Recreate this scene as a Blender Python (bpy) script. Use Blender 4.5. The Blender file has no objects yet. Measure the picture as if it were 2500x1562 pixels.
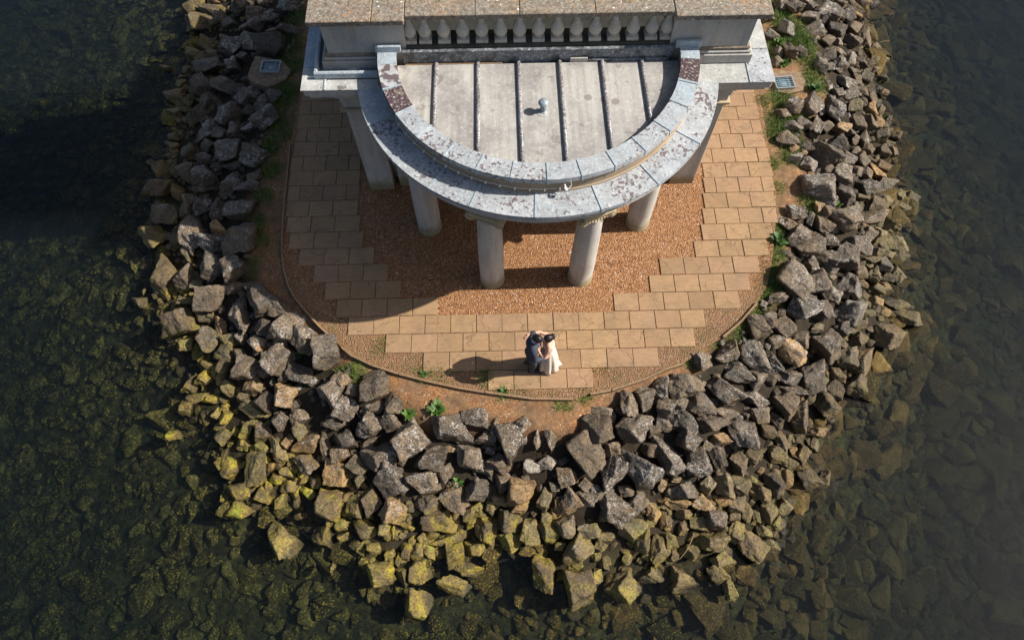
import bpy, bmesh, math, random
import numpy as np
from mathutils import Vector, Matrix, Quaternion, noise as mnoise

S = bpy.context.scene
COL = S.collection
R = math.radians

# ------------------------------------------------------------------ camera, sky, sun, exposure
# World axes follow the church: +Y runs along its axis away from the viewer, ground z = 0, lake at WATER_Z.
F_PX, TILT, YAW, CAM = 1648.0, R(24.73), R(1.4), (-0.67, 0.0, 12.5)
SUN_EL, SUN_N = R(42.5), R(1.3)
cam_data = bpy.data.cameras.new('camera')
cam_data.sensor_width = 36.0
cam_data.lens = 36.0 * F_PX / 2500.0
cam_data.clip_end = 2000.0
cam = bpy.data.objects.new('camera', cam_data)
COL.objects.link(cam)
cam.location = CAM
cam.rotation_euler = (TILT, 0.0, -YAW)
S.camera = cam

world = bpy.data.worlds.new('World')
S.world = world
world.use_nodes = True
sky = world.node_tree.nodes.new('ShaderNodeTexSky')
sky.sky_type = 'NISHITA'
sky.sun_disc = False
sky.sun_elevation = SUN_EL
sky.sun_rotation = R(90) - SUN_N
sky.air_density = 1.0
sky.dust_density = 2.6
sky.ozone_density = 1.0
bg = world.node_tree.nodes['Background']
world.node_tree.links.new(sky.outputs[0], bg.inputs[0])
bg.inputs[1].default_value = 0.068

sun_data = bpy.data.lights.new('sun', 'SUN')
sun_data.energy = 5.0
sun_data.angle = R(0.5)
sun_data.color = (1.0, 0.93, 0.82)
sun = bpy.data.objects.new('sun', sun_data)
COL.objects.link(sun)
sun_dir = Vector((math.cos(SUN_EL) * math.cos(SUN_N), math.cos(SUN_EL) * math.sin(SUN_N), math.sin(SUN_EL)))
sun.rotation_euler = sun_dir.to_track_quat('Z', 'Y').to_euler()
sun.location = (20, 5, 25)

S.view_settings.view_transform = 'Standard'
S.view_settings.look = 'None'
S.view_settings.exposure = 0.55
S.view_settings.gamma = 1.0
S.view_settings.use_curve_mapping = False
S.cycles.use_denoising = True
S.cycles.max_bounces = 8
S.cycles.transparent_max_bounces = 12
S.cycles.volume_bounces = 1
S.cycles.caustics_reflective = False
S.cycles.caustics_refractive = False

# ------------------------------------------------------------------ helpers
WATER_Z = -1.25
PX = 2500.0

def at(px, py, z=0.0):
    """Point of the place at height z that lies in the direction of photo pixel (px, py)."""
    u, v = px - 1250.0, py - 781.0
    dn = F_PX * math.cos(TILT) + v * math.sin(TILT)
    fw = F_PX * math.sin(TILT) - v * math.cos(TILT)
    k = (CAM[2] - z) / dn
    c, s = math.cos(YAW), math.sin(YAW)
    return CAM[0] + c * k * u + s * k * fw, CAM[1] - s * k * u + c * k * fw

def px_per_m(px, py, z=0.0):
    return (F_PX * math.cos(TILT) + (py - 781.0) * math.sin(TILT)) / (CAM[2] - z)

def to_px(x, y, z):
    c, s = math.cos(YAW), math.sin(YAW)
    dx, dy = x - CAM[0], y - CAM[1]
    xc, yc = c * dx - s * dy, s * dx + c * dy
    dep = (CAM[2] - z) * math.cos(TILT) + yc * math.sin(TILT)
    up = yc * math.cos(TILT) - (CAM[2] - z) * math.sin(TILT)
    return 1250.0 + F_PX * xc / dep, 781.0 - F_PX * up / dep

def T(tile, x, y):
    """Survey coordinates (600 x 375 pixel survey sheets drawn 2419 wide) -> photo pixel."""
    ox, oy = tile
    return ox + x * 0.24803, oy + y * 0.24803

def tag(o, label=None, cat=None, group=None, kind=None):
    if label: o['label'] = label
    if cat: o['category'] = cat
    if group: o['group'] = group
    if kind: o['kind'] = kind
    return o

def empty(name, loc=(0, 0, 0)):
    o = bpy.data.objects.new(name, None)
    o.location = loc
    o.empty_display_size = 0.2
    COL.objects.link(o)
    return o

def abs_loc(o):
    # parts keep the world's axes, so a part's own location is its place in the world
    return o.location.copy()

def link(o, parent=None):
    COL.objects.link(o)
    if parent is not None:
        o.parent = parent
        # every parent is an unrotated empty at its base, or a mesh built in world coordinates
        o.matrix_parent_inverse = Matrix.Translation(-abs_loc(parent))
    return o

def mesh_obj(name, verts, faces, mat, parent=None, smooth=False):
    me = bpy.data.meshes.new(name)
    me.from_pydata([tuple(v) for v in verts], [], faces)
    if mat: me.materials.append(mat)
    if smooth:
        me.polygons.foreach_set('use_smooth', [True] * len(me.polygons))
    me.update()
    return link(bpy.data.objects.new(name, me), parent)

def bm_obj(name, bm, mat, parent=None, smooth=False):
    bmesh.ops.recalc_face_normals(bm, faces=bm.faces)
    me = bpy.data.meshes.new(name)
    bm.to_mesh(me)
    bm.free()
    if mat: me.materials.append(mat)
    if smooth:
        me.polygons.foreach_set('use_smooth', [True] * len(me.polygons))
    return link(bpy.data.objects.new(name, me), parent)

def add_box(bm, x0, x1, y0, y1, z0, z1, bevel=0.0, seg=1):
    r = bmesh.ops.create_cube(bm, size=1.0)
    vs = r['verts']
    for v in vs:
        v.co = Vector(((x0 + x1) / 2 + v.co.x * (x1 - x0), (y0 + y1) / 2 + v.co.y * (y1 - y0), (z0 + z1) / 2 + v.co.z * (z1 - z0)))
    if bevel > 0:
        es = list({e for v in vs for e in v.link_edges})
        bmesh.ops.bevel(bm, geom=es, offset=bevel, segments=seg, affect='EDGES', profile=0.5)

def box(name, x0, x1, y0, y1, z0, z1, mat, parent=None, bevel=0.006):
    bm = bmesh.new()
    add_box(bm, x0, x1, y0, y1, z0, z1, bevel)
    return bm_obj(name, bm, mat, parent)

def lathe(name, profile, mat, parent=None, cx=0, cy=0, n=32, smooth=True):
    """Closed turned solid from (radius, z) pairs, bottom to top."""
    vs, fs = [], []
    for r_, z in profile:
        for k in range(n):
            a = 2 * math.pi * k / n
            vs.append((cx + r_ * math.cos(a), cy + r_ * math.sin(a), z))
    m = len(profile)
    for j in range(m - 1):
        for k in range(n):
            k2 = (k + 1) % n
            fs.append((j * n + k, j * n + k2, (j + 1) * n + k2, (j + 1) * n + k))
    fs.append(tuple(reversed(range(n))))
    fs.append(tuple((m - 1) * n + k for k in range(n)))
    o = mesh_obj(name, vs, fs, mat, parent, smooth)
    if smooth: soften(o, 40)
    return o

def soften(o, deg=35):
    """Sharp edges stay sharp under smooth shading."""
    me = o.data
    bm = bmesh.new(); bm.from_mesh(me)
    lim = R(deg)
    for e in bm.edges:
        if len(e.link_faces) == 2 and e.calc_face_angle(0) > lim: e.smooth = False
    for f in bm.faces: f.smooth = True
    bm.to_mesh(me); bm.free()

ARC_C = (0.0, 9.0)
def arc_pt(r_, deg):
    """Point of the portico's arc: 0 degrees faces the viewer, +90 the right end."""
    return ARC_C[0] + r_ * math.sin(R(deg)), ARC_C[1] - r_ * math.cos(R(deg))

def arc_solid(name, profile, a0, a1, mat, parent=None, step=2.0, smooth=False, tail=0.0):
    """Sweep a closed (radius, z) profile round the portico's arc; tail runs the ends straight back."""
    n = max(1, int(round((a1 - a0) / step)))
    stations = [arc_frame(a0 + (a1 - a0) * k / n) for k in range(n + 1)]
    if tail > 0:
        stations = [('t', -1, tail)] + stations + [('t', 1, tail)]
    vs, fs = [], []
    m = len(profile)
    for st in stations:
        for r_, z in profile:
            if st[0] == 't':
                vs.append((ARC_C[0] + st[1] * r_, ARC_C[1] + st[2], z))
            else:
                vs.append((ARC_C[0] + r_ * st[1], ARC_C[1] - r_ * st[2], z))
    for k in range(len(stations) - 1):
        for j in range(m):
            j2 = (j + 1) % m
            fs.append((k * m + j, k * m + j2, (k + 1) * m + j2, (k + 1) * m + j))
    fs.append(tuple(range(m)))
    fs.append(tuple((len(stations) - 1) * m + j for j in reversed(range(m))))
    bm = bmesh.new()
    bvs = [bm.verts.new(v) for v in vs]
    for f in fs:
        bm.faces.new([bvs[i] for i in f])
    o = bm_obj(name, bm, mat, parent)
    if smooth: soften(o, 30)
    return o

def arc_frame(deg):
    return ('a', math.sin(R(deg)), math.cos(R(deg)))

def tube_bm(bm, pts, radii, n=8, cap=True):
    """Round bar through pts."""
    rings = []
    for i, p in enumerate(pts):
        p = Vector(p)
        d = (Vector(pts[min(i + 1, len(pts) - 1)]) - Vector(pts[max(i - 1, 0)])).normalized()
        ref = Vector((0, 0, 1)) if abs(d.z) < 0.9 else Vector((1, 0, 0))
        a = d.cross(ref).normalized(); b = d.cross(a).normalized()
        r_ = radii[i] if isinstance(radii, (list, tuple)) else radii
        rings.append([bm.verts.new(p + a * (r_ * math.cos(2 * math.pi * k / n)) + b * (r_ * math.sin(2 * math.pi * k / n))) for k in range(n)])
    for i in range(len(rings) - 1):
        for k in range(n):
            bm.faces.new((rings[i][k], rings[i][(k + 1) % n], rings[i + 1][(k + 1) % n], rings[i + 1][k]))
    if cap:
        bm.faces.new(rings[0]); bm.faces.new(list(reversed(rings[-1])))

# ------------------------------------------------------------------ materials
class NT:
    """Small shorthand for building a node material."""
    def __init__(self, name):
        self.mat = bpy.data.materials.new(name)
        self.mat.use_nodes = True
        self.t = self.mat.node_tree
        self.t.nodes.clear()
        self.out = self.t.nodes.new('ShaderNodeOutputMaterial')
        self._tc = None
    def n(self, typ, **kw):
        nd = self.t.nodes.new(typ)
        for k, v in kw.items(): setattr(nd, k, v)
        return nd
    def put(self, sock, val):
        if isinstance(val, bpy.types.NodeSocket): self.t.links.new(val, sock)
        elif val is not None:
            if isinstance(val, (tuple, list)) and len(val) == 3 and sock.type == 'RGBA': val = (*val, 1.0)
            sock.default_value = val
    def coord(self, kind='Object'):
        if self._tc is None: self._tc = self.n('ShaderNodeTexCoord')
        return self._tc.outputs[kind]
    def pos(self):
        return self.n('ShaderNodeNewGeometry').outputs['Position']
    def mapping(self, vec, scale=(1, 1, 1), loc=(0, 0, 0), rot=(0, 0, 0)):
        nd = self.n('ShaderNodeMapping')
        self.put(nd.inputs['Vector'], vec)
        nd.inputs['Scale'].default_value = scale
        self.put(nd.inputs['Location'], loc)
        nd.inputs['Rotation'].default_value = rot
        return nd.outputs[0]
    def noise(self, vec, scale, detail=4.0, rough=0.55, dist=0.0, out='Fac'):
        nd = self.n('ShaderNodeTexNoise')
        self.put(nd.inputs['Vector'], vec)
        nd.inputs['Scale'].default_value = scale
        nd.inputs['Detail'].default_value = detail
        nd.inputs['Roughness'].default_value = rough
        nd.inputs['Distortion'].default_value = dist
        return nd.outputs[out]
    def voro(self, vec, scale, feature='F1', out='Distance', rand=1.0):
        nd = self.n('ShaderNodeTexVoronoi', feature=feature)
        self.put(nd.inputs['Vector'], vec)
        nd.inputs['Scale'].default_value = scale
        nd.inputs['Randomness'].default_value = rand
        return nd.outputs[out]
    def ramp(self, fac, stops, interp='LINEAR'):
        nd = self.n('ShaderNodeValToRGB')
        cr = nd.color_ramp
        cr.interpolation = interp
        while len(cr.elements) < len(stops): cr.elements.new(0.5)
        for e, (p, c) in zip(cr.elements, stops):
            e.position = p
            if isinstance(c, (int, float)): c = (c, c, c)
            e.color = (*c, 1.0) if len(c) == 3 else c
        self.put(nd.inputs[0], fac)
        return nd.outputs[0]
    def mix(self, fac, a, b, mode='MIX'):
        nd = self.n('ShaderNodeMix', data_type='RGBA', blend_type=mode)
        self.put(nd.inputs[0], fac); self.put(nd.inputs[6], a); self.put(nd.inputs[7], b)
        return nd.outputs[2]
    def math(self, op, a, b=None, c=None, clamp=False):
        nd = self.n('ShaderNodeMath', operation=op, use_clamp=clamp)
        self.put(nd.inputs[0], a)
        if b is not None: self.put(nd.inputs[1], b)
        if c is not None: self.put(nd.inputs[2], c)
        return nd.outputs[0]
    def sep(self, vec):
        nd = self.n('ShaderNodeSeparateXYZ'); self.put(nd.inputs[0], vec); return nd.outputs
    def maprange(self, v, a, b, c=0.0, d=1.0):
        nd = self.n('ShaderNodeMapRange')
        self.put(nd.inputs[0], v)
        for i, x in enumerate((a, b, c, d)): nd.inputs[i + 1].default_value = x
        return nd.outputs[0]
    def attr(self, name, kind='GEOMETRY', out='Color'):
        nd = self.n('ShaderNodeAttribute', attribute_type=kind)
        nd.attribute_name = name
        return nd.outputs[out]
    def rand(self):
        return self.n('ShaderNodeObjectInfo').outputs['Random']
    def ocolor(self):
        return self.n('ShaderNodeObjectInfo').outputs['Color']
    def vadd(self, a, b):
        nd = self.n('ShaderNodeVectorMath', operation='ADD')
        self.put(nd.inputs[0], a); self.put(nd.inputs[1], b)
        return nd.outputs[0]
    def vscale(self, a, s):
        nd = self.n('ShaderNodeVectorMath', operation='SCALE')
        self.put(nd.inputs[0], a); self.put(nd.inputs['Scale'], s)
        return nd.outputs[0]
    def shifted(self, vec, k=37.0):
        """Each object gets its own patch of the texture."""
        nd = self.n('ShaderNodeCombineXYZ')
        r_ = self.rand()
        self.put(nd.inputs[0], self.math('MULTIPLY', r_, k))
        self.put(nd.inputs[1], self.math('MULTIPLY', r_, k * 1.7))
        self.put(nd.inputs[2], self.math('MULTIPLY', r_, k * 0.6))
        return self.vadd(vec, nd.outputs[0])
    def bump(self, h, strength=0.5, dist=0.02, normal=None):
        nd = self.n('ShaderNodeBump')
        nd.inputs['Strength'].default_value = strength
        nd.inputs['Distance'].default_value = dist
        self.put(nd.inputs['Height'], h)
        if normal is not None: self.put(nd.inputs['Normal'], normal)
        return nd.outputs[0]
    def surf(self, color, rough=0.8, normal=None, metal=0.0, spec=0.4, **extra):
        p = self.n('ShaderNodeBsdfPrincipled')
        self.put(p.inputs['Base Color'], color)
        self.put(p.inputs['Roughness'], rough)
        self.put(p.inputs['Metallic'], metal)
        self.put(p.inputs['Specular IOR Level'], spec)
        if normal is not None: self.put(p.inputs['Normal'], normal)
        for k, v in extra.items(): self.put(p.inputs[k], v)
        self.t.links.new(p.outputs[0], self.out.inputs[0])
        return self.mat

def plain(name, c, rough=0.7, metal=0.0, var=0.15, scale=20.0, spec=0.4):
    m = NT(name)
    f = m.noise(m.coord(), scale, 4)
    d = tuple(x * (1 - var) for x in c); l = tuple(min(1, x * (1 + var)) for x in c)
    return m.surf(m.ramp(f, [(0.3, d), (0.7, l)]), rough, m.bump(f, 0.15, 0.01), metal, spec)
def mat_stone(name, base=(0.62, 0.58, 0.51), foot=True):
    """Weathered pale limestone: grey streaks, tan patches, algae climbing from the damp foot."""
    m = NT(name)
    p = m.pos()
    big = m.noise(p, 1.6, 5, 0.6)
    streak = m.noise(m.mapping(p, (9, 9, 0.9)), 1.0, 5, 0.6)
    fine = m.noise(p, 45, 4, 0.7)
    c = m.mix(m.ramp(big, [(0.35, 0), (0.7, 1)]), base, tuple(x * y for x, y in zip(base, (0.80, 0.84, 0.92))))
    c = m.mix(m.ramp(streak, [(0.48, 0), (0.75, 0.55)]), c, (0.22, 0.22, 0.21))
    c = m.mix(m.ramp(m.noise(p, 2.7, 3), [(0.56, 0), (0.72, 0.5)]), c, (0.50, 0.36, 0.22))
    c = m.mix(m.ramp(fine, [(0.35, 0.35), (0.6, 0)]), c, (0.16, 0.15, 0.14))
    if foot:
        z = m.sep(p)[2]
        f = m.math('ADD', z, m.math('MULTIPLY', m.math('SUBTRACT', m.noise(p, 5, 4), 0.5), 0.5))
        c = m.mix(m.maprange(f, 0.42, 0.16, 0, 0.75), c, (0.22, 0.17, 0.055))
    return m.surf(c, 0.85, m.bump(m.math('ADD', fine, m.math('MULTIPLY', m.noise(p, 180, 2), 0.5)), 0.35, 0.012))

def mat_coping():
    """Old coping: buff and grey, crusted with white, black and orange lichen."""
    m = NT('lichened_coping_stone')
    p = m.pos()
    c = m.ramp(m.noise(p, 14, 6, 0.7), [(0.3, (0.07, 0.06, 0.05)), (0.5, (0.19, 0.165, 0.135)), (0.72, (0.36, 0.32, 0.27))])
    c = m.mix(m.ramp(m.noise(p, 38, 3, 0.6), [(0.60, 0), (0.66, 0.9)]), c, (0.55, 0.52, 0.47))
    org = m.math('MULTIPLY', m.ramp(m.noise(p, 26, 3, 0.6), [(0.55, 0), (0.62, 1)]), m.ramp(m.noise(p, 1.7, 2), [(0.42, 0), (0.6, 0.8)]))
    c = m.mix(org, c, (0.42, 0.19, 0.05))
    sp = m.math('MULTIPLY', m.ramp(m.voro(p, 9), [(0.12, 1), (0.2, 0)]), m.ramp(m.voro(p, 9, out='Color'), [(0.72, 0), (0.76, 1)]))
    c = m.mix(sp, c, (0.72, 0.70, 0.66))
    return m.surf(c, 0.9, m.bump(m.noise(p, 60, 5, 0.7), 0.5, 0.015))

def mat_lead(name, base, dark, cover, spots, rough=0.42):
    """Lead sheet: grey-blue bloom with oxide blotches; cover = how much of the sheet has turned."""
    m = NT(name)
    p = m.pos()
    c = m.ramp(m.noise(p, 3.5, 5, 0.65), [(0.3, tuple(x * 0.72 for x in base)), (0.55, base), (0.75, tuple(min(1, x * 1.25) for x in base))])
    c = m.mix(m.ramp(m.noise(p, 24, 4, 0.6), [(0.52, 0), (0.68, 0.55)]), c, (0.66, 0.67, 0.67))
    c = m.mix(m.ramp(m.noise(p, 5.0, 3), [(0.62, 0), (0.75, 0.35)]), c, (0.60, 0.48, 0.36))
    clus = m.math('MULTIPLY', m.math('SUBTRACT', m.noise(p, 1.9, 3), 0.5), 0.5)
    blot = m.math('ADD', m.noise(p, spots, 4, 0.55, 0.6), clus)
    c = m.mix(m.ramp(blot, [(1 - cover - 0.03, 0), (1 - cover + 0.02, 0.85)]), c, dark)
    dot = m.math('MULTIPLY', m.ramp(m.voro(p, 11), [(0.10, 1), (0.16, 0)]), m.ramp(m.voro(p, 11, out='Color'), [(0.6, 0), (0.65, 0.85)]))
    c = m.mix(dot, c, (0.05, 0.045, 0.055))
    h = m.math('ADD', m.noise(p, 8, 3), m.math('MULTIPLY', m.noise(p, 70, 3), 0.2))
    return m.surf(c, rough, m.bump(h, 0.25, 0.02), 0.0, 0.5)

def mat_roof_lead():
    """Flat roof sheets: pale chalky bloom, streaked down the fall, with damp stains."""
    m = NT('chalky_roof_lead')
    p = m.pos()
    st = m.noise(m.mapping(p, (11, 0.6, 1)), 1.0, 5, 0.65)
    c = m.ramp(st, [(0.3, (0.28, 0.27, 0.25)), (0.55, (0.38, 0.37, 0.35)), (0.75, (0.47, 0.465, 0.445))])
    c = m.mix(m.ramp(m.noise(p, 1.5, 4, 0.6), [(0.44, 0), (0.62, 0.75)]), c, (0.225, 0.215, 0.215))
    c = m.mix(m.ramp(m.noise(p, 3.3, 4, 0.6, 0.3), [(0.62, 0), (0.66, 0.6)]), c, (0.17, 0.15, 0.155))
    c = m.mix(m.ramp(m.noise(p, 16, 5, 0.7), [(0.5, 0), (0.75, 0.5)]), c, (0.62, 0.61, 0.58))
    e = m.math('MULTIPLY', m.ramp(m.voro(p, 2.1), [(0.13, 1), (0.17, 0)]), m.ramp(m.voro(p, 2.1, out='Color'), [(0.62, 0), (0.64, 0.7)]))
    c = m.mix(e, c, (0.17, 0.145, 0.15))
    c = m.mix(m.ramp(m.noise(p, 55, 3), [(0.56, 0), (0.72, 0.3)]), c, (0.2, 0.19, 0.17))
    return m.surf(c, 0.62, m.bump(m.math('ADD', m.noise(p, 2.2, 3), m.math('MULTIPLY', m.noise(p, 60, 3), 0.12)), 0.3, 0.03), 0, 0.4)

def mat_slab():
    """Riven concrete flags: buff to pinkish brown, with wandering moulded ridges."""
    m = NT('riven_buff_flagstone')
    o = m.shifted(m.coord('Object'), 23.0)
    r_ = m.rand()
    c = m.ramp(r_, [(0.0, (0.26, 0.165, 0.085)), (0.3, (0.355, 0.23, 0.115)), (0.6, (0.31, 0.20, 0.115)), (0.8, (0.38, 0.25, 0.13)), (1.0, (0.34, 0.215, 0.125))])
    x = m.sep(m.pos())[0]
    edge = m.ramp(m.noise(m.pos(), 0.7, 3), [(0.4, 0), (0.65, 0.6)])
    c = m.mix(edge, c, (0.315, 0.195, 0.125))
    grain = m.noise(m.mapping(o, (6, 22, 6)), 1.0, 5, 0.65)
    c = m.mix(m.ramp(grain, [(0.35, 0.45), (0.6, 0)]), c, (0.20, 0.12, 0.065))
    warp = m.vadd(o, m.vscale(m.noise(o, 2.2, 4, 0.6, out='Color'), 0.5))
    ln = m.voro(warp, 1.9, 'DISTANCE_TO_EDGE')
    line = m.ramp(ln, [(0.0, 1), (0.022, 0)])
    line = m.math('MULTIPLY', line, m.ramp(m.noise(o, 1.5, 2), [(0.42, 0), (0.55, 1)]))
    c = m.mix(m.math('MULTIPLY', line, 0.75), c, (0.13, 0.085, 0.05))
    c = m.mix(m.ramp(m.noise(m.pos(), 2.3, 5, 0.65), [(0.46, 0), (0.70, 0.55)]), c, (0.19, 0.13, 0.08))
    c = m.mix(m.ramp(m.noise(m.pos(), 60, 3), [(0.62, 0), (0.75, 0.5)]), c, (0.55, 0.42, 0.28))
    h = m.math('SUBTRACT', m.math('ADD', m.noise(o, 5, 5, 0.6), m.math('MULTIPLY', grain, 0.5)), m.math('MULTIPLY', line, 0.6))
    return m.surf(c, 0.8, m.bump(h, 0.45, 0.012), 0, 0.3)

def gravel_color(m, p):
    cell = m.n('ShaderNodeTexVoronoi', feature='F1')
    m.put(cell.inputs['Vector'], p)
    cell.inputs['Scale'].default_value = 38.0
    rnd = m.sep(cell.outputs['Color'])[0]
    c = m.ramp(rnd, [(0.0, (0.16, 0.068, 0.024)), (0.18, (0.30, 0.135, 0.046)), (0.45, (0.40, 0.19, 0.072)), (0.68, (0.38, 0.195, 0.11)), (0.86, (0.47, 0.27, 0.14)), (0.955, (0.52, 0.36, 0.26)), (0.99, (0.64, 0.54, 0.46))], 'CONSTANT')
    c = m.mix(m.ramp(cell.outputs['Distance'], [(0.45, 0), (0.80, 0.7)]), c, (0.09, 0.038, 0.014))
    return c, cell.outputs['Distance']

def mat_gravel():
    m = NT('orange_pea_gravel')
    p = m.mapping(m.pos(), (1, 1, 0.0))
    c, d = gravel_color(m, p)
    c = m.mix(m.ramp(m.noise(p, 0.9, 4, 0.6), [(0.35, 0.0), (0.7, 0.35)]), c, (0.26, 0.12, 0.045))
    y = m.sep(m.pos())[1]
    x = m.math('ABSOLUTE', m.sep(m.pos())[0])
    out = m.math('ADD', m.math('MULTIPLY', x, 0.55), m.maprange(y, 7.0, 4.0, 0.0, 3.6))
    out = m.math('ADD', out, m.math('MULTIPLY', m.math('SUBTRACT', m.noise(p, 1.6, 4), 0.5), 2.4))
    c = m.mix(m.maprange(out, 2.4, 3.8, 0.0, 0.55), c, (0.15, 0.10, 0.055))
    green = m.math('MULTIPLY', m.ramp(m.noise(p, 3.3, 5, 0.65), [(0.54, 0), (0.68, 0.6)]), m.maprange(out, 2.5, 3.4, 0, 1))
    c = m.mix(green, c, (0.07, 0.085, 0.022))
    h = m.ramp(d, [(0.0, 1), (0.8, 0)])
    return m.surf(c, 0.72, m.bump(h, 0.9, 0.02), 0, 0.45)

def mat_ground():
    """Bank soil: trodden gravelly earth near the path, dark soil blackened further as painted shade between boulders, silt under water."""
    m = NT('bank_earth')
    p = m.pos()
    c, d = gravel_color(m, m.mapping(p, (1, 1, 0.3)))
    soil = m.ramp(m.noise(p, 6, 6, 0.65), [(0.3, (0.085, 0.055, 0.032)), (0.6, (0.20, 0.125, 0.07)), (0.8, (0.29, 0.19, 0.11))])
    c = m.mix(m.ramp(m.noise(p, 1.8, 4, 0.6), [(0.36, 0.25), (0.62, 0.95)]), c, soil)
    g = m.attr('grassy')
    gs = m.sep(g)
    turf = m.ramp(m.noise(p, 18, 5, 0.7), [(0.3, (0.03, 0.045, 0.010)), (0.7, (0.10, 0.13, 0.03))])
    c = m.mix(m.math('MULTIPLY', gs[0], m.ramp(m.noise(p, 4, 4, 0.6), [(0.3, 0.35), (0.6, 1)])), c, turf)
    c = m.mix(gs[1], c, m.ramp(m.noise(p, 5, 4), [(0.3, (0.012, 0.010, 0.007)), (0.7, (0.034, 0.027, 0.017))]))  # near-black earth: crevice shade between the boulders is put into the colour
    z = m.sep(p)[2]
    silt = m.ramp(m.noise(p, 5.5, 8, 0.8), [(0.36, (0.012, 0.012, 0.006)), (0.5, (0.045, 0.042, 0.016)), (0.66, (0.13, 0.115, 0.035))])
    c = m.mix(m.maprange(z, WATER_Z + 0.15, WATER_Z - 0.15, 0, 1), c, silt)
    return m.surf(c, 0.9, m.bump(m.math('ADD', m.noise(p, 12, 6, 0.7), m.math('MULTIPLY', d, -0.4)), 0.6, 0.03), 0, 0.25)

def mat_rock(name, source):
    """Quarried armour stone: tone per stone, dark lichen crust, white specks, rusty scars, algae by the water."""
    m = NT(name)
    p = m.pos()
    tone = m.ocolor() if source == 'object' else m.attr('tone')
    sh = m.vadd(p, m.vscale(tone, 9.0))
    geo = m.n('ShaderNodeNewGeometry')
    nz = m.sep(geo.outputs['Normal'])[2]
    z = m.sep(p)[2]
    a = m.noise(sh, 3.2, 6, 0.65)
    f = m.noise(sh, 22, 5, 0.7)
    c = m.mix(m.ramp(a, [(0.36, 0.85), (0.60, 0)]), tone, m.mix(0.75, tone, (0.026, 0.022, 0.018)))
    c = m.mix(m.ramp(a, [(0.56, 0), (0.72, 0.55)]), c, m.mix(0.5, tone, (0.30, 0.22, 0.13)))
    c = m.mix(m.ramp(f, [(0.34, 0.8), (0.54, 0)]), c, (0.020, 0.017, 0.014))
    c = m.mix(m.ramp(m.noise(sh, 9, 4, 0.6), [(0.60, 0), (0.70, 0.5)]), c, (0.26, 0.135, 0.045))
    # lichen on dry upward stone; its pale patches also paint sunlit facets brighter
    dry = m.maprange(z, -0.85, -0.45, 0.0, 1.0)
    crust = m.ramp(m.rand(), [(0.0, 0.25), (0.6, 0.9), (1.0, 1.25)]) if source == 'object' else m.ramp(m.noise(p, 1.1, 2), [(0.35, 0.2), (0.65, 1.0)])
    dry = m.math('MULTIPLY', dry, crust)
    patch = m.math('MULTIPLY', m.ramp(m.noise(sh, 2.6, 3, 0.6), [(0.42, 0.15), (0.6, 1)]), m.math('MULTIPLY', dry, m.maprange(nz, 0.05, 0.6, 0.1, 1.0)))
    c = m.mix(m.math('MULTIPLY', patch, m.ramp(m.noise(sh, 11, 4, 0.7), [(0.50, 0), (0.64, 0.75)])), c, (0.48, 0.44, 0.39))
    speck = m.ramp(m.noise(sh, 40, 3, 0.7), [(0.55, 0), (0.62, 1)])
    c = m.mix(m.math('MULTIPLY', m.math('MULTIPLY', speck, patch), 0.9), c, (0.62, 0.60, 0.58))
    # algae: a band round the waterline, a film below it
    zz = m.math('ADD', z, m.math('MULTIPLY', m.math('SUBTRACT', m.noise(sh, 4, 4, 0.6), 0.5), 0.9))
    band = m.math('MULTIPLY', m.maprange(zz, -0.62, -1.02, 0, 1), m.ramp(m.noise(sh, 7, 4, 0.6), [(0.28, 0.35), (0.6, 1)]))
    algae = m.ramp(m.noise(sh, 3.0, 4, 0.6), [(0.28, (0.055, 0.05, 0.014)), (0.42, (0.16, 0.115, 0.03)), (0.52, (0.36, 0.26, 0.03)), (0.60, (0.42, 0.34, 0.025)), (0.68, (0.32, 0.37, 0.012))])
    algae = m.mix(m.ramp(f, [(0.36, 0.75), (0.58, 0)]), algae, (0.03, 0.03, 0.012))
    c = m.mix(m.math('MULTIPLY', band, m.math('MULTIPLY', m.ramp(m.noise(sh, 1.3, 2), [(0.35, 0.45), (0.60, 1.0)]), m.math('MULTIPLY', m.maprange(m.sep(p)[0], 5.0, -1.0, 0.25, 1.0), m.maprange(m.sep(p)[1], 9.0, 5.0, 0.35, 1.0)))), c, algae)
    wet = m.maprange(m.math('ADD', z, m.math('MULTIPLY', m.math('SUBTRACT', f, 0.5), 0.12)), WATER_Z + 0.12, WATER_Z + 0.05, 0, 1)
    c = m.mix(m.math('MULTIPLY', wet, 0.6), c, (0.018, 0.016, 0.010))
    h = m.math('ADD', m.math('MULTIPLY', a, 1.2), m.math('ADD', m.math('MULTIPLY', f, 0.45), m.math('MULTIPLY', m.noise(sh, 75, 3, 0.7), 0.2)))
    rough = m.math('SUBTRACT', m.ramp(m.noise(sh, 40, 3), [(0.35, 0.36), (0.62, 0.72)]), m.math('MULTIPLY', wet, 0.12))
    return m.surf(c, rough, m.bump(h, 1.0, 0.07), 0, 0.5)

def mat_bed_rock():
    """Stones on the lake bed under a film of silt and weed."""
    m = NT('silted_bed_stone')
    p = m.pos()
    tone = m.attr('tone')
    c = m.mix(m.ramp(m.noise(p, 4, 6, 0.7), [(0.35, 0.75), (0.62, 0.1)]), tone, (0.03, 0.026, 0.012))
    c = m.mix(m.math('MULTIPLY', m.ramp(m.noise(p, 24, 5, 0.75), [(0.52, 0), (0.64, 0.85)]), m.maprange(m.sep(p)[0], -2.0, 5.0, 1.0, 0.25)), c, (0.42, 0.33, 0.05))
    return m.surf(c, 0.9, m.bump(m.noise(p, 14, 5, 0.7), 0.7, 0.04), 0, 0.2)

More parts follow.
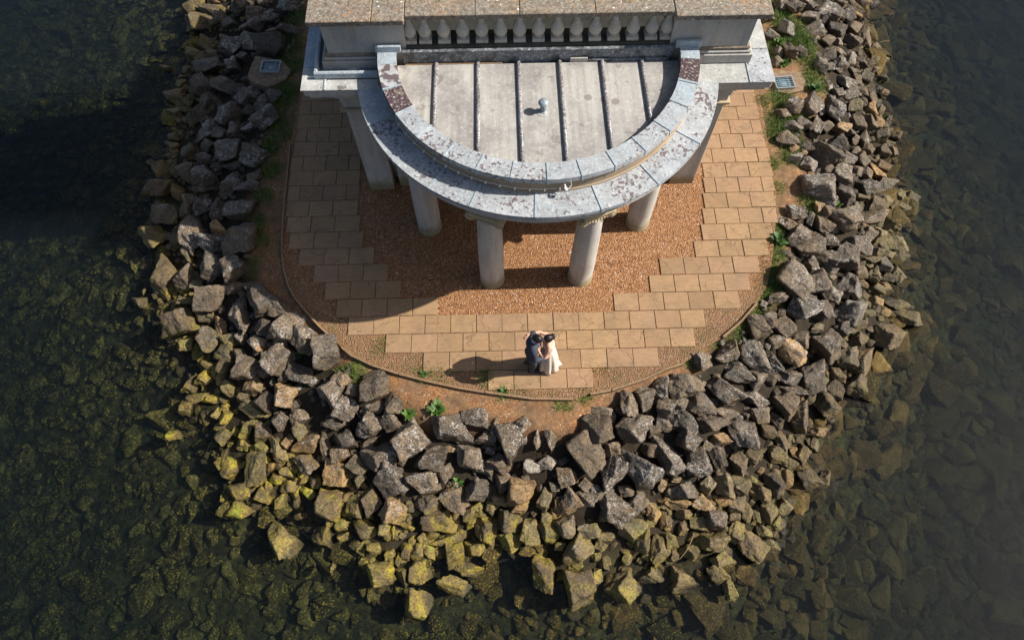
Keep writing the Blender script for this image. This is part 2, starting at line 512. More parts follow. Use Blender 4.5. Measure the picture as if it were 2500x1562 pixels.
def mat_water():
    """Clear lake water: Fresnel reflection over a see-through surface, tinted and murky with depth."""
    m = NT('lake_water')
    p = m.pos()
    rip = m.math('ADD', m.noise(m.mapping(p, (1.0, 2.2, 1), rot=(0, 0, R(-28))), 2.2, 4, 0.55), m.math('MULTIPLY', m.noise(p, 0.5, 2), 0.6))
    calm = m.maprange(m.sep(p)[0], -6.0, -12.0, 0.25, 1.0)
    h = m.math('MULTIPLY', rip, calm)
    nrm = m.bump(h, 0.32, 0.10)
    fr = m.n('ShaderNodeFresnel'); fr.inputs['IOR'].default_value = 1.33
    m.put(fr.inputs['Normal'], nrm)
    gl = m.n('ShaderNodeBsdfGlossy'); gl.inputs['Roughness'].default_value = 0.06
    m.put(gl.inputs['Normal'], nrm)
    tr = m.n('ShaderNodeBsdfTransparent'); tr.inputs['Color'].default_value = (1, 1, 1, 1)
    mx = m.n('ShaderNodeMixShader')
    m.put(mx.inputs[0], fr.outputs[0]); m.put(mx.inputs[1], tr.outputs[0]); m.put(mx.inputs[2], gl.outputs[0])
    m.t.links.new(mx.outputs[0], m.out.inputs[0])
    va = m.n('ShaderNodeVolumeAbsorption'); va.inputs['Color'].default_value = (0.40, 0.52, 0.50, 1); va.inputs['Density'].default_value = 0.90
    vs_ = m.n('ShaderNodeVolumeScatter'); vs_.inputs['Color'].default_value = (0.56, 0.74, 1.0, 1); vs_.inputs['Density'].default_value = 0.045; vs_.inputs['Anisotropy'].default_value = 0.2
    ad = m.n('ShaderNodeAddShader')
    m.put(ad.inputs[0], va.outputs[0]); m.put(ad.inputs[1], vs_.outputs[0])
    m.t.links.new(ad.outputs[0], m.out.inputs[1])
    return m.mat

def mat_leaf(name, a, b):
    m = NT(name)
    p = m.pos()
    c = m.ramp(m.noise(p, 9, 3), [(0.3, a), (0.7, b)])
    return m.surf(c, 0.55, None, 0, 0.4)

def mat_dress():
    m = NT('ivory_lace_dress')
    p = m.pos()
    f = m.noise(p, 30, 4, 0.6)
    c = m.ramp(f, [(0.35, (0.60, 0.50, 0.41)), (0.65, (0.80, 0.71, 0.60))])
    return m.surf(c, 0.75, m.bump(m.math('ADD', f, m.noise(p, 8, 3)), 0.4, 0.02))

MS = mat_stone('weathered_limestone')
MS_UP = mat_stone('weathered_parapet_stone', (0.50, 0.475, 0.425), foot=False)
MS_TAN = mat_stone('tan_parapet_brickwork', (0.40, 0.29, 0.18), foot=False)
MCOP = mat_coping()
ML_A = mat_lead('mottled_lead', (0.33, 0.36, 0.39), (0.10, 0.062, 0.066), 0.385, 19.0)
ML_B = mat_lead('oxidised_lead', (0.40, 0.42, 0.44), (0.085, 0.048, 0.055), 0.50, 5.5)
ML_C = mat_lead('clean_blue_lead', (0.33, 0.39, 0.44), (0.10, 0.08, 0.09), 0.22, 9.0)
ML_D = mat_lead('patchy_lead', (0.35, 0.375, 0.40), (0.10, 0.062, 0.066), 0.40, 16.0)
ML_V = mat_lead('vent_lead', (0.19, 0.24, 0.29), (0.06, 0.06, 0.07), 0.35, 20.0)
ML_E = mat_lead('purple_lead', (0.075, 0.045, 0.05), (0.40, 0.42, 0.44), 0.30, 16.0)
ML_W = mat_lead('weather_stained_lead', (0.40, 0.41, 0.40), (0.13, 0.11, 0.11), 0.33, 8.0)
MROOF = mat_roof_lead()
MROLL = mat_lead('speckled_roll_lead', (0.10, 0.095, 0.11), (0.42, 0.41, 0.42), 0.46, 45.0)
MGUT = mat_lead('dark_gutter_lead', (0.14, 0.16, 0.18), (0.05, 0.05, 0.055), 0.45, 5.0)
MSLAB = mat_slab()
MGRAV = mat_gravel()
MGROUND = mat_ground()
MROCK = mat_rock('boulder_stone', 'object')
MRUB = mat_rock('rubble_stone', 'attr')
MBED = mat_bed_rock()
MWATER = mat_water()
MWOOD = plain('weathered_timber', (0.23, 0.15, 0.085), 0.85, 0, 0.3, 30)
MGRASS = mat_leaf('grass_blade', (0.045, 0.085, 0.014), (0.13, 0.20, 0.035))
MS_CAP = mat_stone('ochre_stained_stone', (0.56, 0.44, 0.25), foot=False)
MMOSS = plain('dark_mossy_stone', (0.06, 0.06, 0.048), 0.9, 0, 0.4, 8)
MBAL = mat_stone('pale_baluster_stone', (0.58, 0.54, 0.46), foot=False)
MROOF_SHADE = plain('shade_dark_roof', (0.025, 0.026, 0.022), 0.9, 0, 0.3, 8)  # near-black roof colour stands in for the shadow behind the balusters
MLEAF = mat_leaf('weed_leaf', (0.03, 0.075, 0.010), (0.085, 0.16, 0.025))
MLEAF_D = mat_leaf('dark_weed_leaf', (0.02, 0.06, 0.012), (0.06, 0.12, 0.025))
MCONC = plain('earthy_concrete', (0.22, 0.155, 0.10), 0.9, 0, 0.35, 9)
MGALV = plain('galvanised_steel', (0.42, 0.45, 0.45), 0.45, 0.6, 0.15, 30)
MLENS = plain('floodlight_lens', (0.09, 0.22, 0.30), 0.12, 0, 0.3, 4, 0.6)
MBLACK = plain('lamp_housing', (0.02, 0.035, 0.045), 0.5, 0, 0.2, 10)
MWHITE = plain('white_plastic', (0.72, 0.72, 0.70), 0.45, 0, 0.05, 10)
MSUIT = plain('slate_suit_cloth', (0.050, 0.058, 0.076), 0.8, 0, 0.15, 40, 0.2)
MSHOE = plain('black_leather', (0.012, 0.012, 0.014), 0.35, 0, 0.2, 20)
MHAIR = plain('black_hair', (0.012, 0.010, 0.010), 0.40, 0, 0.3, 60)
MSKIN = plain('skin', (0.58, 0.33, 0.24), 0.5, 0, 0.06, 14)
MSHIRT = plain('lilac_white_shirt', (0.70, 0.62, 0.74), 0.7, 0, 0.05, 20)
MTIE = plain('lilac_tie', (0.36, 0.16, 0.36), 0.6, 0, 0.1, 20)
MDRESS = mat_dress()
# ------------------------------------------------------------------ ground, lake
A_, B_, C_, D_, E_, F_, G_, H_, I_, L_, M_ = (300, 0), (300, 350), (300, 700), (400, 1000), (900, 1000), (1450, 1000), (1300, 1250), (700, 1250), (1750, 700), (1750, 350), (1800, 0)
Z1_, Z2_, Z3_, Z4_, Z5_, Z6_ = (700, 0), (1300, 0), (700, 350), (1300, 350), (700, 700), (1300, 700)

bank_top_px = [(734, 0), (727, 119), (700, 190), (684, 248), (672, 310), (652, 350), (647, 412), (627, 479), (630, 568), (612, 623), (650, 690), (700, 747), (760, 790), (830, 849), (870, 913), (940, 925), (983, 965), (1057, 1010), (1121, 1000), (1230, 1015), (1330, 1040), (1400, 1020), (1449, 990), (1501, 960), (1592, 935), (1672, 886), (1729, 824), (1811, 782), (1865, 722), (1905, 690), (1905, 643), (1905, 586), (1889, 538), (1923, 509), (1990, 484), (1961, 457), (1948, 400), (1925, 340), (1950, 285), (2006, 223), (1993, 149), (1959, 42), (1900, 0)]
water_px = [(469, 0), (451, 62), (449, 117), (405, 223), (397, 293), (395, 352), (366, 400), (355, 462), (370, 511), (350, 566), (372, 648), (382, 760), (387, 829), (429, 855), (483, 880), (455, 950), (445, 985), (510, 1030), (521, 1075), (531, 1134), (555, 1200), (570, 1248), (623, 1240), (690, 1245), (760, 1240), (797, 1290), (850, 1330), (878, 1390), (930, 1425), (985, 1410), (1072, 1385), (1131, 1359), (1220, 1350), (1285, 1362), (1320, 1440), (1424, 1460), (1510, 1430), (1555, 1420), (1620, 1410), (1697, 1418), (1771, 1430), (1845, 1370), (1895, 1334), (1921, 1285), (1936, 1260), (1990, 1195), (2010, 1164), (1980, 1130), (2020, 1090), (2023, 1040), (2050, 990), (2120, 960), (2149, 898), (2190, 834), (2225, 790), (2195, 750), (2172, 705), (2200, 670), (2214, 628), (2206, 590), (2188, 545), (2205, 515), (2220, 486), (2184, 447), (2174, 400), (2185, 365), (2190, 330), (2160, 248), (2158, 149), (2146, 110), (2130, 74), (2115, 25), (2135, 0)]
top_w = [at(x, y, 0.0) for x, y in bank_top_px]
wat_w = [at(x, y, WATER_Z) for x, y in water_px]
# the spit runs on northwards out of the frame
top_w = [(top_w[0][0] + 0.1, 26.0), (top_w[0][0], 20.0)] + top_w + [(top_w[-1][0], 20.0), (top_w[-1][0], 26.0)]
wat_w = [(wat_w[0][0] - 0.4, 29.0), (wat_w[0][0], 20.0)] + wat_w + [(wat_w[-1][0], 20.0), (wat_w[-1][0] + 0.4, 29.0)]

def poly_dist(px, py, poly):
    """Signed distance to a closed polygon, negative inside."""
    P = np.array(poly); Q = np.roll(P, -1, 0)
    best = np.full(px.shape, 1e9); inside = np.zeros(px.shape, bool)
    for (x0, y0), (x1, y1) in zip(P, Q):
        dx, dy = x1 - x0, y1 - y0
        t = np.clip(((px - x0) * dx + (py - y0) * dy) / (dx * dx + dy * dy + 1e-12), 0, 1)
        best = np.minimum(best, (px - x0 - t * dx) ** 2 + (py - y0 - t * dy) ** 2)
        if y0 != y1:
            cr = ((y0 > py) != (y1 > py)) & (px < (x1 - x0) * (py - y0) / (y1 - y0) + x0)
            inside ^= cr
    d = np.sqrt(best)
    return np.where(inside, -d, d)

def wobble(x, y, s, seed):
    r_ = np.random.RandomState(seed)
    h = np.zeros_like(x)
    for k in range(7):
        a, ph, f = r_.uniform(0, 6.28), r_.uniform(0, 6.28), s * r_.uniform(0.6, 2.2)
        h += np.sin((x * math.cos(a) + y * math.sin(a)) * f + ph) / 7
    return h

def ground_z(x, y):
    x, y = np.asarray(x, float), np.asarray(y, float)
    d1, d2 = poly_dist(x, y, top_w), poly_dist(x, y, wat_w)
    a, b = np.maximum(d1, 0), np.maximum(-d2, 0)
    t = a / (a + b + 1e-6)
    bank = -0.06 + (WATER_Z - 0.14 + 0.06) * t
    deep = np.maximum(d2, 0)
    bed = WATER_Z - 0.26 - (1.40 + 0.25 * np.clip((x - 2) / 6, 0, 1)) * (1 - np.exp(-deep / 2.6)) - 0.10 * np.clip(deep - 6, 0, 40) + 0.10 * wobble(x, y, 2.0, 4)
    z = np.where(d1 <= 0, -0.012 - 0.04 * np.clip(1 + d1 / 0.6, 0, 1), np.where(d2 <= 0, bank, bed))
    z = z + np.where(d1 > 0, 0.05, 0.012 * np.clip(1 + d1 / 0.5, 0, 1)) * wobble(x, y, 5.0, 2)
    return z

_gx = np.arange(-17.0, 17.01, 0.1); _gy = np.arange(-3.0, 27.01, 0.1)
_GX, _GY = np.meshgrid(_gx, _gy)
_D1, _D2 = poly_dist(_GX, _GY, top_w), poly_dist(_GX, _GY, wat_w)
_GZ = ground_z(_GX, _GY)
def lookup(tab, x, y):
    u = min(max((x + 17.0) / 0.1, 0), len(_gx) - 1.001); v = min(max((y + 3.0) / 0.1, 0), len(_gy) - 1.001)
    i, j = int(u), int(v); u -= i; v -= j
    return float((tab[j, i] * (1 - u) + tab[j, i + 1] * u) * (1 - v) + (tab[j + 1, i] * (1 - u) + tab[j + 1, i + 1] * u) * v)
def gz(x, y):
    return lookup(_GZ, x, y)

def on_ground(px, py, lift=0.0):
    z = 0.0
    for _ in range(8):
        x, y = at(px, py, z)
        z = 0.5 * z + 0.5 * (gz(x, y) + lift)
    return x, y, z

def grid_ground():
    fx = np.arange(-16.4, 16.41, 0.10); fy = np.arange(-2.6, 19.01, 0.10)
    ox = np.concatenate([[-400, -150, -60, -32, -22], fx, [22, 32, 60, 150, 400]])
    oy = np.concatenate([[-400, -150, -60, -25, -10, -5], fy, [21, 23, 26, 29, 33, 60, 150, 400]])
    X, Y = np.meshgrid(ox, oy)
    Z = ground_z(X.ravel(), Y.ravel())
    Z = np.maximum(Z, -7.0)
    nx, ny = len(ox), len(oy)
    V = np.stack([X.ravel(), Y.ravel(), Z], 1)
    i = (np.arange(ny - 1)[:, None] * nx + np.arange(nx - 1)[None, :]).ravel()
    Fq = np.stack([i, i + 1, i + 1 + nx, i + nx], 1)
    return V, Fq

def np_mesh(name, V, Fa, mat, smooth=True, colors=None, cname='tone'):
    me = bpy.data.meshes.new(name)
    k = Fa.shape[1]
    me.vertices.add(len(V)); me.vertices.foreach_set('co', np.asarray(V, np.float32).ravel())
    me.loops.add(Fa.size); me.loops.foreach_set('vertex_index', np.asarray(Fa, np.int32).ravel())
    me.polygons.add(len(Fa))
    me.polygons.foreach_set('loop_start', np.arange(0, Fa.size, k, dtype=np.int32))
    me.polygons.foreach_set('use_smooth', np.full(len(Fa), smooth))
    me.update(calc_edges=True)
    if colors is not None:
        at_ = me.color_attributes.new(cname, 'FLOAT_COLOR', 'POINT')
        at_.data.foreach_set('color', np.asarray(colors, np.float32).ravel())
    if mat: me.materials.append(mat)
    me.validate()
    return me

GRASS_SPOTS = [  # photo pixel, radius in metres, strength
    (1890, 30, .55, 1), (1935, 80, .6, 1), (1960, 110, .5, 1), (1900, 130, .45, 1), (1985, 150, .45, .9), (1990, 200, .45, .8), (1910, 245, .4, .9),
    (1915, 300, .5, 1), (1945, 290, .4, .8), (1950, 345, .35, .9), (1905, 330, .4, .8), (1935, 380, .35, .9), (1855, 250, .22, .9), (1870, 330, .2, .7), (1885, 400, .22, .8), (1900, 460, .2, .6),
    (1990, 495, .4, .9), (1998, 520, .3, .8), (1897, 570, .35, 1), (1890, 615, .35, .9), (1880, 660, .3, .9), (1890, 700, .4, 1), (1862, 735, .3, .8), (1850, 770, .3, .9), (1808, 800, .25, .8), (1800, 835, .3, .7), (1745, 820, .25, .8), (1690, 870, .3, .7),
    (1810, 870, .25, .7), (700, 110, .5, .8), (680, 240, .5, .8), (670, 300, .4, .8), (655, 360, .35, .8), (662, 415, .3, .8), (640, 480, .3, .8), (625, 545, .3, .7), (640, 590, .25, .6), (612, 650, .25, .6), (720, 40, .4, .8), (715, 160, .4, .7), (705, 220, .35, .7), (690, 330, .3, .5),
    (850, 920, .3, .7), (875, 905, .25, .6), (830, 910, .2, .6), (925, 865, .2, .7), (935, 845, .2, .7), (1034, 912, .22, .9), (1075, 913, .2, .8), (1187, 930, .22, .9), (1190, 905, .2, .7), (1230, 958, .2, .8), (1270, 955, .2, .6), (1430, 965, .2, .8), (820, 820, .2, .7), (1370, 985, .2, .6), (1500, 902, .2, .6), (1460, 905, .2, .6), (1385, 992, .15, .5)]

def grass_strength(x, y):
    g = np.zeros_like(x)
    for px, py, r_, s in GRASS_SPOTS:
        gx, gy = at(px, py, -0.05)
        g = np.maximum(g, s * np.clip(1.25 - np.hypot(x - gx, y - gy) / r_, 0, 1))
    return g

V, Fq = grid_ground()
d1 = poly_dist(V[:, 0], V[:, 1], top_w)
gcol = np.zeros((len(V), 4)); gcol[:, 3] = 1
gcol[:, 0] = np.clip(grass_strength(V[:, 0], V[:, 1]) * 1.3, 0, 1)
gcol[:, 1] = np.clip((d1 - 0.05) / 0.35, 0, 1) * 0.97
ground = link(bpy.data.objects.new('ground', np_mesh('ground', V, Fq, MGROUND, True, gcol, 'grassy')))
tag(ground, 'gravelly earth bank of the spit sloping down into the lake bed', 'ground', kind='structure')

# lake: one closed body of water, the spit and the bed stand inside it
bm = bmesh.new()
add_box(bm, -399, 399, -399, 399, -7.4, WATER_Z)
lake = bm_obj('water', bm, MWATER)
tag(lake, 'clear dark lake water around the stone spit', 'water', kind='structure')
# ------------------------------------------------------------------ gravel, paving, timber edging
ROW_D, SLAB_W = 0.4085, 0.52
edge_left_px = [(733, 225), (722, 290), (709, 350), (702, 424), (697, 474), (692, 524), (689, 573), (689, 618), (694, 660), (704, 697), (719, 727), (750, 764), (782, 799), (802, 817), (834, 848), (859, 869), (911, 893), (973, 913), (1047, 932), (1122, 948), (1184, 958), (1300, 974), (1399, 975)]
edge_mid_px = [(1440, 963), (1493, 953), (1573, 926), (1622, 903), (1668, 888)]
edge_right_px = [(1764, 824), (1811, 783), (1848, 740)]
gravel_px = edge_left_px + edge_mid_px + [(1720, 850)] + edge_right_px + [(1872, 700), (1885, 640), (1893, 560), (1896, 480), (1880, 380), (1865, 290), (1850, 200)]
gp = [at(x, y, 0.012) for x, y in gravel_px]
gp = gp + [(gp[-1][0], 13.5), (gp[0][0], 13.5)]
bm = bmesh.new()
f = bm.faces.new([bm.verts.new((x, y, 0.012)) for x, y in gp])
bmesh.ops.triangulate(bm, faces=[f])
gravel = bm_obj('gravel', bm, MGRAV)
tag(gravel, 'orange pea gravel under the portico and around the flagstones', 'gravel', kind='structure')
paving = empty('pavement', (0, 6.0, 0.0))
tag(paving, 'path of buff flagstones laid round the portico', 'pavement', kind='structure')
slab_cache = {}
rs = random.Random(7)
def slab_mesh(w, d):
    key = (round(w, 2), round(d, 3))
    if key not in slab_cache:
        bm = bmesh.new()
        add_box(bm, -w / 2, w / 2, -d / 2, d / 2, -0.05, 0.0)
        es = [e for e in bm.edges if all(v.co.z > -0.01 for v in e.verts)]
        bmesh.ops.bevel(bm, geom=es, offset=0.006, segments=1, affect='EDGES')
        me = bpy.data.meshes.new('paving_slab'); bm.to_mesh(me); bm.free()
        me.materials.append(MSLAB)
        slab_cache[key] = me
    return slab_cache[key]

def slab(x0, x1, y0, y1):
    g = 0.0055
    o = bpy.data.objects.new('paving_slab', slab_mesh(x1 - x0 - 2 * g, y1 - y0 - 2 * g))
    o.location = ((x0 + x1) / 2 + rs.uniform(-.003, .003), (y0 + y1) / 2 + rs.uniform(-.003, .003), 0.036 + rs.uniform(-.004, .004))
    o.rotation_euler = (rs.uniform(-.009, .009), rs.uniform(-.009, .009), rs.uniform(-.005, .005) + (math.pi if rs.random() < .5 else 0))
    COL.objects.link(o)
    o.parent = paving
    o.matrix_parent_inverse = Matrix.Translation((0, -6.0, 0))

def row(ytop, xl, xr, joint):
    """Running course of flags from xl to xr with a joint at x = joint."""
    xs = [xl, xr]
    j = joint - math.ceil((joint - xl) / SLAB_W) * SLAB_W
    while j < xr:
        if xl + 0.06 < j < xr - 0.06: xs.append(j)
        j += SLAB_W
    xs.sort()
    for a, b in zip(xs, xs[1:]): slab(a, b, ytop - ROW_D, ytop)

def xw(tile, x, y): return at(*T(tile, x, y), 0.045)[0]
Y0 = 4.255
def ytop(k): return Y0 + ROW_D * (k + 1)
# right-hand path: (course, left end, right end, a joint) measured on the survey sheets
for k, tile, y, xl, xr, j in [
        (0, Z5_, 930, 1980, None, 2235), (1, Z5_, 760, 1340, None, 1600), (2, Z5_, 580, 968, None, 1220), (3, Z5_, 415, 598, None, 850)]:
    rx = {0: (Z6_, 598, 905), 1: (Z6_, 1243, 705), 2: (Z6_, 1600, 515), 3: (Z6_, 1700, 325)}[k]
    row(ytop(k), xw(tile, xl, y), xw(rx[0], rx[1], rx[2]), xw(tile, j, y))
for k, tile, y, xl, xr, j in [
        (4, Z6_, 150, 800, 2045, 1045), (5, Z4_, 1385, 1152, 2142, 1400), (6, Z4_, 1215, 1255, 2238, 1495), (7, Z4_, 1045, 1597, 2325, 1838),
        (8, Z4_, 885, 1668, 2375, 1905), (9, Z4_, 728, 1680, 2415, 1802), (10, Z4_, 575, 1688, 2398, 1920), (11, Z4_, 425, 1690, 2385, 1806),
        (12, Z4_, 278, 1682, 2368, 1909), (13, Z4_, 132, 1600, 2335, 1770), (14, Z2_, 1400, 1560, 2295, 1855), (15, Z2_, 1263, 1600, 2262, 1943),
        (16, Z2_, 1127, 1640, 2232, 2020), (17, Z2_, 992, 1680, 2205, 2090), (18, Z2_, 865, 1720, 2180, 1960), (19, Z2_, 740, 1760, 2160, 2020)]:
    row(ytop(k), xw(tile, xl, y), xw(tile, xr, y), xw(tile, j, y))
for k, tile, y, xl, xr, j in [
        (4, Z5_, 243, 482, 1482, 735), (5, Z5_, 80, 370, 1118, 620), (6, Z3_, 1315, 258, 990, 505), (7, Z3_, 1155, 115, 855, 365),
        (8, Z3_, 992, 20, 745, 262), (9, Z3_, 833, -8, 715, 230), (10, Z3_, 678, -12, 697, 215), (11, Z3_, 525, 2, 710, 352),
        (12, Z3_, 378, 15, 718, 255), (13, Z3_, 230, 32, 725, 155), (14, Z3_, 90, 62, 790, 290), (15, Z1_, 1360, 90, 800, 195),
        (16, Z1_, 1225, 105, 840, 320), (17, Z1_, 1095, 122, 880, 235), (18, Z1_, 978, 140, 900, 358), (19, Z1_, 860, 150, 930, 270), (20, Z1_, 750, 165, 930, 270)]:
    row(ytop(k), xw(tile, xl, y), xw(tile, xr, y), xw(tile, j, y))

def edging(pxs, label, groups):
    """Low timber edging: each run of points in groups is one board."""
    P = [at(x, y, 0.03) for x, y in pxs]
    root = empty('timber_edging', (P[0][0], P[0][1], 0.0))
    tag(root, label, 'edging', 'timber path edging')
    for a, b in groups:
        pts = P[a:b + 1]
        vs, fs = [], []
        for i, (x, y) in enumerate(pts):
            q0, q1 = Vector(pts[max(i - 1, 0)]), Vector(pts[min(i + 1, len(pts) - 1)])
            d = (q1 - q0).normalized(); n_ = Vector((-d.y, d.x)) * 0.019
            sh = 0.012 if i == 0 else (-0.012 if i == len(pts) - 1 else 0)
            x, y = x + d.x * sh, y + d.y * sh
            for s_, z in ((1, -0.08), (1, 0.07), (-1, 0.07), (-1, -0.08)):
                vs.append((x + n_.x * s_, y + n_.y * s_, z + rs.uniform(-.006, .006)))
        m_ = len(pts)
        for i in range(m_ - 1):
            for j in range(4):
                fs.append((i * 4 + j, i * 4 + (j + 1) % 4, (i + 1) * 4 + (j + 1) % 4, (i + 1) * 4 + j))
        fs += [(3, 2, 1, 0), tuple((m_ - 1) * 4 + j for j in range(4))]
        bmx = bmesh.new()
        bv = [bmx.verts.new(v) for v in vs]
        for f_ in fs: bmx.faces.new([bv[i] for i in f_])
        bm_obj('board', bmx, MWOOD, root)
edging(edge_left_px[2:], 'long curved timber edging from the left path to below the couple', [(0, 5), (5, 8), (8, 11), (12, 15), (15, 18), (18, 20)])
edging(edge_mid_px, 'timber edging strip right of the couple below the paving', [(0, 1), (1, 4)])
edging(edge_right_px, 'short timber edging strip at the right-hand boulders', [(0, 2)])
# ------------------------------------------------------------------ church: end block with semicircular portico
church = empty('church', (0.0, 9.0, 0.0))
tag(church, 'pale stone church end with semicircular columned portico, lead roof and balustrade', 'church')

# portico columns with ionic capitals
for deg in (-67, -22, 22, 67):
    cx, cy = arc_pt(2.45, deg)
    col = lathe('column', [(0.262, 0.0), (0.262, 0.05), (0.25, 0.07), (0.252, 0.5), (0.250, 1.0), (0.240, 1.6), (0.225, 2.1), (0.215, 2.36), (0.235, 2.38), (0.235, 2.41), (0.215, 2.42), (0.215, 2.46)], MS, church, cx, cy, 40)
    bm = bmesh.new()
    add_box(bm, -0.30, 0.30, -0.27, 0.27, 2.585, 2.645, 0.012)
    add_box(bm, -0.26, 0.26, -0.23, 0.23, 2.50, 2.585, 0.02)
    for sx in (-1, 1):                       # volutes: scrolls running front to back
        for rr, ln in ((0.088, 0.245), (0.062, 0.255), (0.03, 0.265)):
            ring0 = [bm.verts.new((sx * 0.275 + rr * math.cos(t), -ln, 2.505 + rr * math.sin(t))) for t in [2 * math.pi * k / 16 for k in range(16)]]
            ring1 = [bm.verts.new((v.co.x, ln, v.co.z)) for v in ring0]
            for k in range(16): bm.faces.new((ring0[k], ring0[(k + 1) % 16], ring1[(k + 1) % 16], ring1[k]))
            bm.faces.new(ring0); bm.faces.new(list(reversed(ring1)))
    for k in range(7):                       # egg moulding between the scrolls
        r_ = bmesh.ops.create_icosphere(bm, subdivisions=1, radius=0.03)
        for v in r_['verts']: v.co += Vector((-0.17 + k * 0.057, -0.225, 2.48))
    bmesh.ops.transform(bm, matrix=Matrix.Translation((cx, cy, 0)) @ Matrix.Rotation(R(deg), 4, 'Z'), verts=bm.verts)
    bm_obj('capital', bm, MS_CAP, col)

# curved entablature and cornice
ent = arc_solid('entablature', [(2.22, 2.646), (2.64, 2.646), (2.64, 2.80), (2.665, 2.80), (2.665, 2.95), (2.70, 2.97), (2.70, 3.0), (2.66, 3.02), (2.66, 3.20), (2.22, 3.20)], -90, 90, MS, church, 3.0, True, 0.06)
cor = arc_solid('cornice', [(2.25, 3.203), (2.70, 3.203), (2.78, 3.27), (2.98, 3.30), (2.98, 3.335), (3.085, 3.335), (3.085, 3.50), (3.12, 3.53), (3.12, 3.578), (2.25, 3.578)], -82, 82, MS, church, 3.0, True)
for k in range(27):                          # dentil blocks under the cornice
    d = -78 + 6 * k
    bm = bmesh.new(); add_box(bm, -0.05, 0.05, -2.945, -2.74, 3.225, 3.296, 0.004)
    bmesh.ops.transform(bm, matrix=Matrix.Translation((ARC_C[0], ARC_C[1], 0)) @ Matrix.Rotation(R(d), 4, 'Z'), verts=bm.verts)
    bm_obj('dentil', bm, MS, cor)
n_ = 40
vs = [(*arc_pt(2.235, -90 + 180 * k / n_), z) for z in (2.78, 2.84) for k in range(n_ + 1)]
fs = [tuple(range(n_ + 1)), tuple(reversed(range(n_ + 1, 2 * n_ + 2)))] + [(k, n_ + 1 + k, n_ + 2 + k, k + 1) for k in range(n_)] + [(n_, 2 * n_ + 1, n_ + 1, 0)]
mesh_obj('portico_ceiling', vs, fs, MS, church)

lead_cycle = [ML_C, ML_A, ML_D, ML_A, ML_D, ML_A, ML_D, ML_A, ML_D]
cj = [-81.5, -66.6, -50.3, -35.8, -21.9, -2.8, 16.6, 35.8, 56.0, 81.5]
for i, (a, b) in enumerate(zip(cj, cj[1:])):
    s_ = arc_solid('cornice_lead_sheet', [(2.704, 3.625), (3.155, 3.597), (3.16, 3.535), (3.148, 3.535), (3.143, 3.583), (2.704, 3.605)], a + 0.06, b - 0.06, lead_cycle[i], cor, 2.0, True)
    if i:
        w_ = arc_solid('lead_welt', [(2.71, 3.64), (3.162, 3.611), (3.168, 3.53), (3.162, 3.53), (3.155, 3.598), (2.71, 3.626)], a - 0.42, a + 0.42, ML_C, cor, 1.0)

# curved parapet with its lead capping
par = arc_solid('parapet', [(2.445, 3.58), (2.70, 3.58), (2.715, 3.66), (2.69, 3.67), (2.69, 3.965), (2.445, 3.965)], -90, 90, MS_TAN, church, 3.0, True, 0.03)
pj = [-83.0, -71.4, -59.3, -47.2, -35.0, -22.8, -11.1, 0.9, 12.2, 23.9, 35.9, 48.0, 60.4, 71.5, 83.1]
pm = [ML_B, ML_E, ML_A, ML_D, ML_A, ML_D, ML_D, ML_A, ML_D, ML_A, ML_D, ML_A, ML_C, ML_E]
cap_prof = [(2.415, 3.968), (2.415, 3.998), (2.735, 3.998), (2.742, 3.91), (2.730, 3.91), (2.724, 3.968)]
for i, (a, b) in enumerate(zip(pj, pj[1:])):
    arc_solid('capping_lead_sheet', cap_prof, a + 0.05, b - 0.05, pm[i], par, 2.0, True)
    if i:
        arc_solid('capping_welt', [(2.412, 3.999), (2.412, 4.012), (2.742, 4.012), (2.752, 3.90), (2.743, 3.90), (2.738, 3.999)], a - 0.4, a + 0.4, ML_C, par, 1.0)
for s_ in (-1, 1):
    arc_solid('capping_lead_sheet', cap_prof, *((-90, -83.05) if s_ < 0 else (83.15, 90)), ML_C, par, 2.0, True)
    x0, x1 = sorted((s_ * 2.33, s_ * 2.77))
    box('lead_saddle', x0, x1, 8.955, 9.02, 3.97, 4.12, ML_C, par, 0.012)

